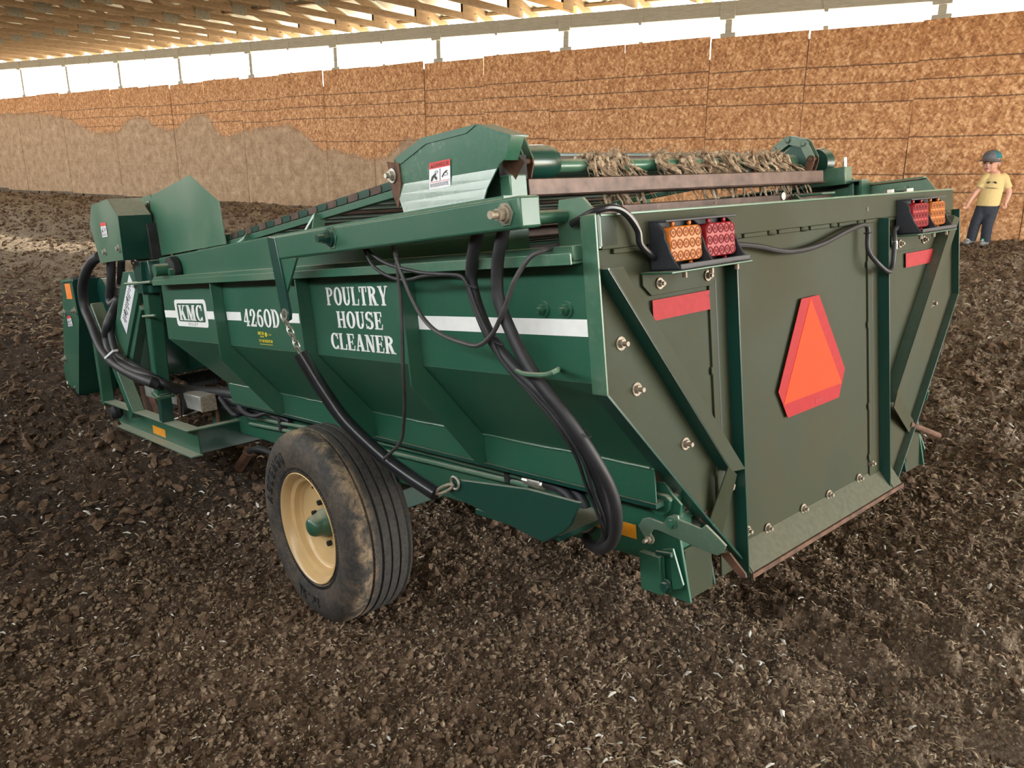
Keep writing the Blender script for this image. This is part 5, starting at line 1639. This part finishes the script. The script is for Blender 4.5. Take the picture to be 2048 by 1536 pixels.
for pts in arms:
    limb(b, [lerp(pts[0], (.07, .015, .70), .5)]+list(pts), [.040, .036, .031, .028, .019], 12)
    a, h = pts[2], pts[3]
    d = nrm(sub(h, a))
    sd = nrm(crs(d, (0, 1, 0)))
    pc = add(h, mul(d, .022))
    limb(b, [h, pc, add(h, mul(d, .040))], [.018, .022, .020], 10, flat=.65)
    for i, (off, L) in enumerate(((-.016, .030), (-.0055, .036), (.005, .034), (.0155, .026))):
        q = add(add(h, mul(d, .036)), mul(sd, off))
        mid = add(q, mul(d, L*.55))
        tipp = add(add(q, mul(d, L)), (0, -.010, 0))
        limb(b, [q, mid, tipp], [.0075, .007, .0055], 8, 3)
    q = add(add(h, mul(d, .012)), mul(sd, -.018))
    limb(b, [q, add(q, add(mul(d, .014), mul(sd, -.013))), add(q, add(mul(d, .030), mul(sd, -.014)))], [.009, .008, .006], 8, 3)
legs = (((.008, .01, .42), (-.040, -.012, .235), (-.058, .008, .06)), ((.100, .01, .42), (.076, -.020, .235), (.078, .0, .05)))
for pts in legs:
    limb(b, [lerp(pts[0], (.055, .015, .45), .6)]+list(pts), [.07, .055, .042, .030], 12)
person = fuse(b.build('person', M['skin']), .0042)
person.location = (CH[0], CH[1], CZ+.005)
person.rotation_euler = (0, 0, math.radians(6))
tag(person, 'small child in yellow T-shirt, dark jeans and grey cap standing by the board wall', 'person')
m = MB(False)
loft(m, [(.050, .012, .425, .112, .086), (.054, .008, .50, .110, .090), (.062, .010, .60, .108, .086), (.070, .012, .69, .108, .079), (.074, .014, .735, .094, .066), (.068, .013, .765, .052, .046)], 24)
for pts in arms:
    limb(m, [lerp(pts[0], (.07, .015, .70), .4), pts[0], lerp(pts[0], pts[1], .55), lerp(pts[0], pts[1], .95)], [.052, .046, .045, .047], 14)
sh = fuse(m.build('shirt', M['tshirt'], person), .0055)
m = MB(False)
for cx, rot in ((.022, .5), (.085, -.5)):
    o = len(m.v)
    m.ball((0, 0, 0), (.017, .004, .009), 10, 6)
    for i in range(o, len(m.v)):
        x, y, z = m.v[i]
        m.v[i] = (cx+x*math.cos(rot)-z*math.sin(rot), -.078+y, .672+x*math.sin(rot)+z*math.cos(rot))
for i in range(9):
    x = .0+i*.0135
    m.bar((x, -.082, .615+random.uniform(-.006, .006)), (x+.010, -.082, .618+random.uniform(-.008, .010)), .004, .005, (0, 1, 0))
m.build('shirt_print', M['black_ink'], sh)
m = MB(False)
loft(m, [(.052, .014, .30, .080, .06), (.052, .014, .36, .100, .078), (.050, .012, .445, .102, .080)], 22)
for (p0, p1, p2), r in zip(legs, ((.064, .060, .054, .050), (.064, .060, .054, .050))):
    limb(m, [add(p0, (0, 0, .02)), lerp(p0, p1, .5), p1, add(p2, (0, 0, .0))], r, 14)
fuse(m.build('trousers', M['denim'], person), .006)
for pts, dx in zip(legs, (-.055, -.045)):
    x, y, z = pts[2]
    m = MB(False)
    m.ball((x+dx*.7, y-.055, .030), (.040, .070, .032), 14, 9)
    m.ball((x, y+.0, .038), (.040, .045, .040), 14, 9)
    so = fuse(m.build('shoe', M['shoe'], person), .006)
    so.location = (0, 0, z-.050)
    q = MB(False)
    for k in range(3):
        q.tube([(x+dx*.6-.022, y-.045-.014*k, .056-.004*k), (x+dx*.65, y-.048-.014*k, .064-.004*k), (x+dx*.6+.022, y-.045-.014*k, .056-.004*k)], .003, 5)
    q.build('laces', M['paper'], so)
m = MB(False)
m.ball((.066, -.044, .075), (.026, .008, .016), 10, 6)
m.build('trouser_patch', M['patch_green'], person)
m = MB(False)
hball(m, -.022, 0, .010, (.078, .0745, .062), 16)
fuse(m.build('hair', M['hair'], person), .006)
# cap: grey front panels, teal back, long curved peak
def cap_half(front):
    m = MB(False)
    nu, nv = 20, 8
    vs, fs = [], []
    for i in range(nv+1):
        p = math.pi*.5*i/nv
        for k in range(nu+1):
            a = .75+((-math.pi/2+math.pi*k/nu) if front else (math.pi/2+math.pi*k/nu))
            vs.append(hd(-.010+.096*math.sin(p)*math.cos(a), .083*math.sin(p)*math.sin(a), .036+.078*math.cos(p)))
    for i in range(nv):
        for k in range(nu):
            q = i*(nu+1)+k
            fs.append((q, q+1, q+nu+2, q+nu+1))
    m._a(vs, fs)
    return m
cap = cap_half(True).build('cap', M['cap_grey'], person)
cap_half(False).build('cap_back', M['cap_teal'], cap)
m = MB(False)
vs, fs = [], []
for i in range(5):
    t = i/4
    for k in range(11):
        a = -1.15+2.3*k/10
        r0, r1 = .094, .094+.080*math.cos(a*.9)
        r = r0+(r1-r0)*t
        f_, s_ = -.010+r*math.cos(a), r*.88*math.sin(a)
        vs.append(hd(f_, s_, .038-.016*t-.9*s_*s_*1.6))
for i in range(4):
    for k in range(10):
        q = i*11+k
        fs.append((q, q+1, q+12, q+11))
n0 = len(vs)
vs += [add(p, mul(hu, -.004)) for p in vs]
fs += [tuple(i+n0 for i in q) for q in fs]
m._a(vs, fs)
m.build('cap_peak', M['cap_grey'], cap)
for s_ in (-1, 1):
    m = MB(False)
    hball(m, .068, .028*s_, -.006, (.008, .012, .008), 10)
    m.build('eye', M['hair'], person)
m = MB(False)
hball(m, .080, 0, -.055, (.005, .016, .005), 10)
m.build('mouth', M['lip'], person)
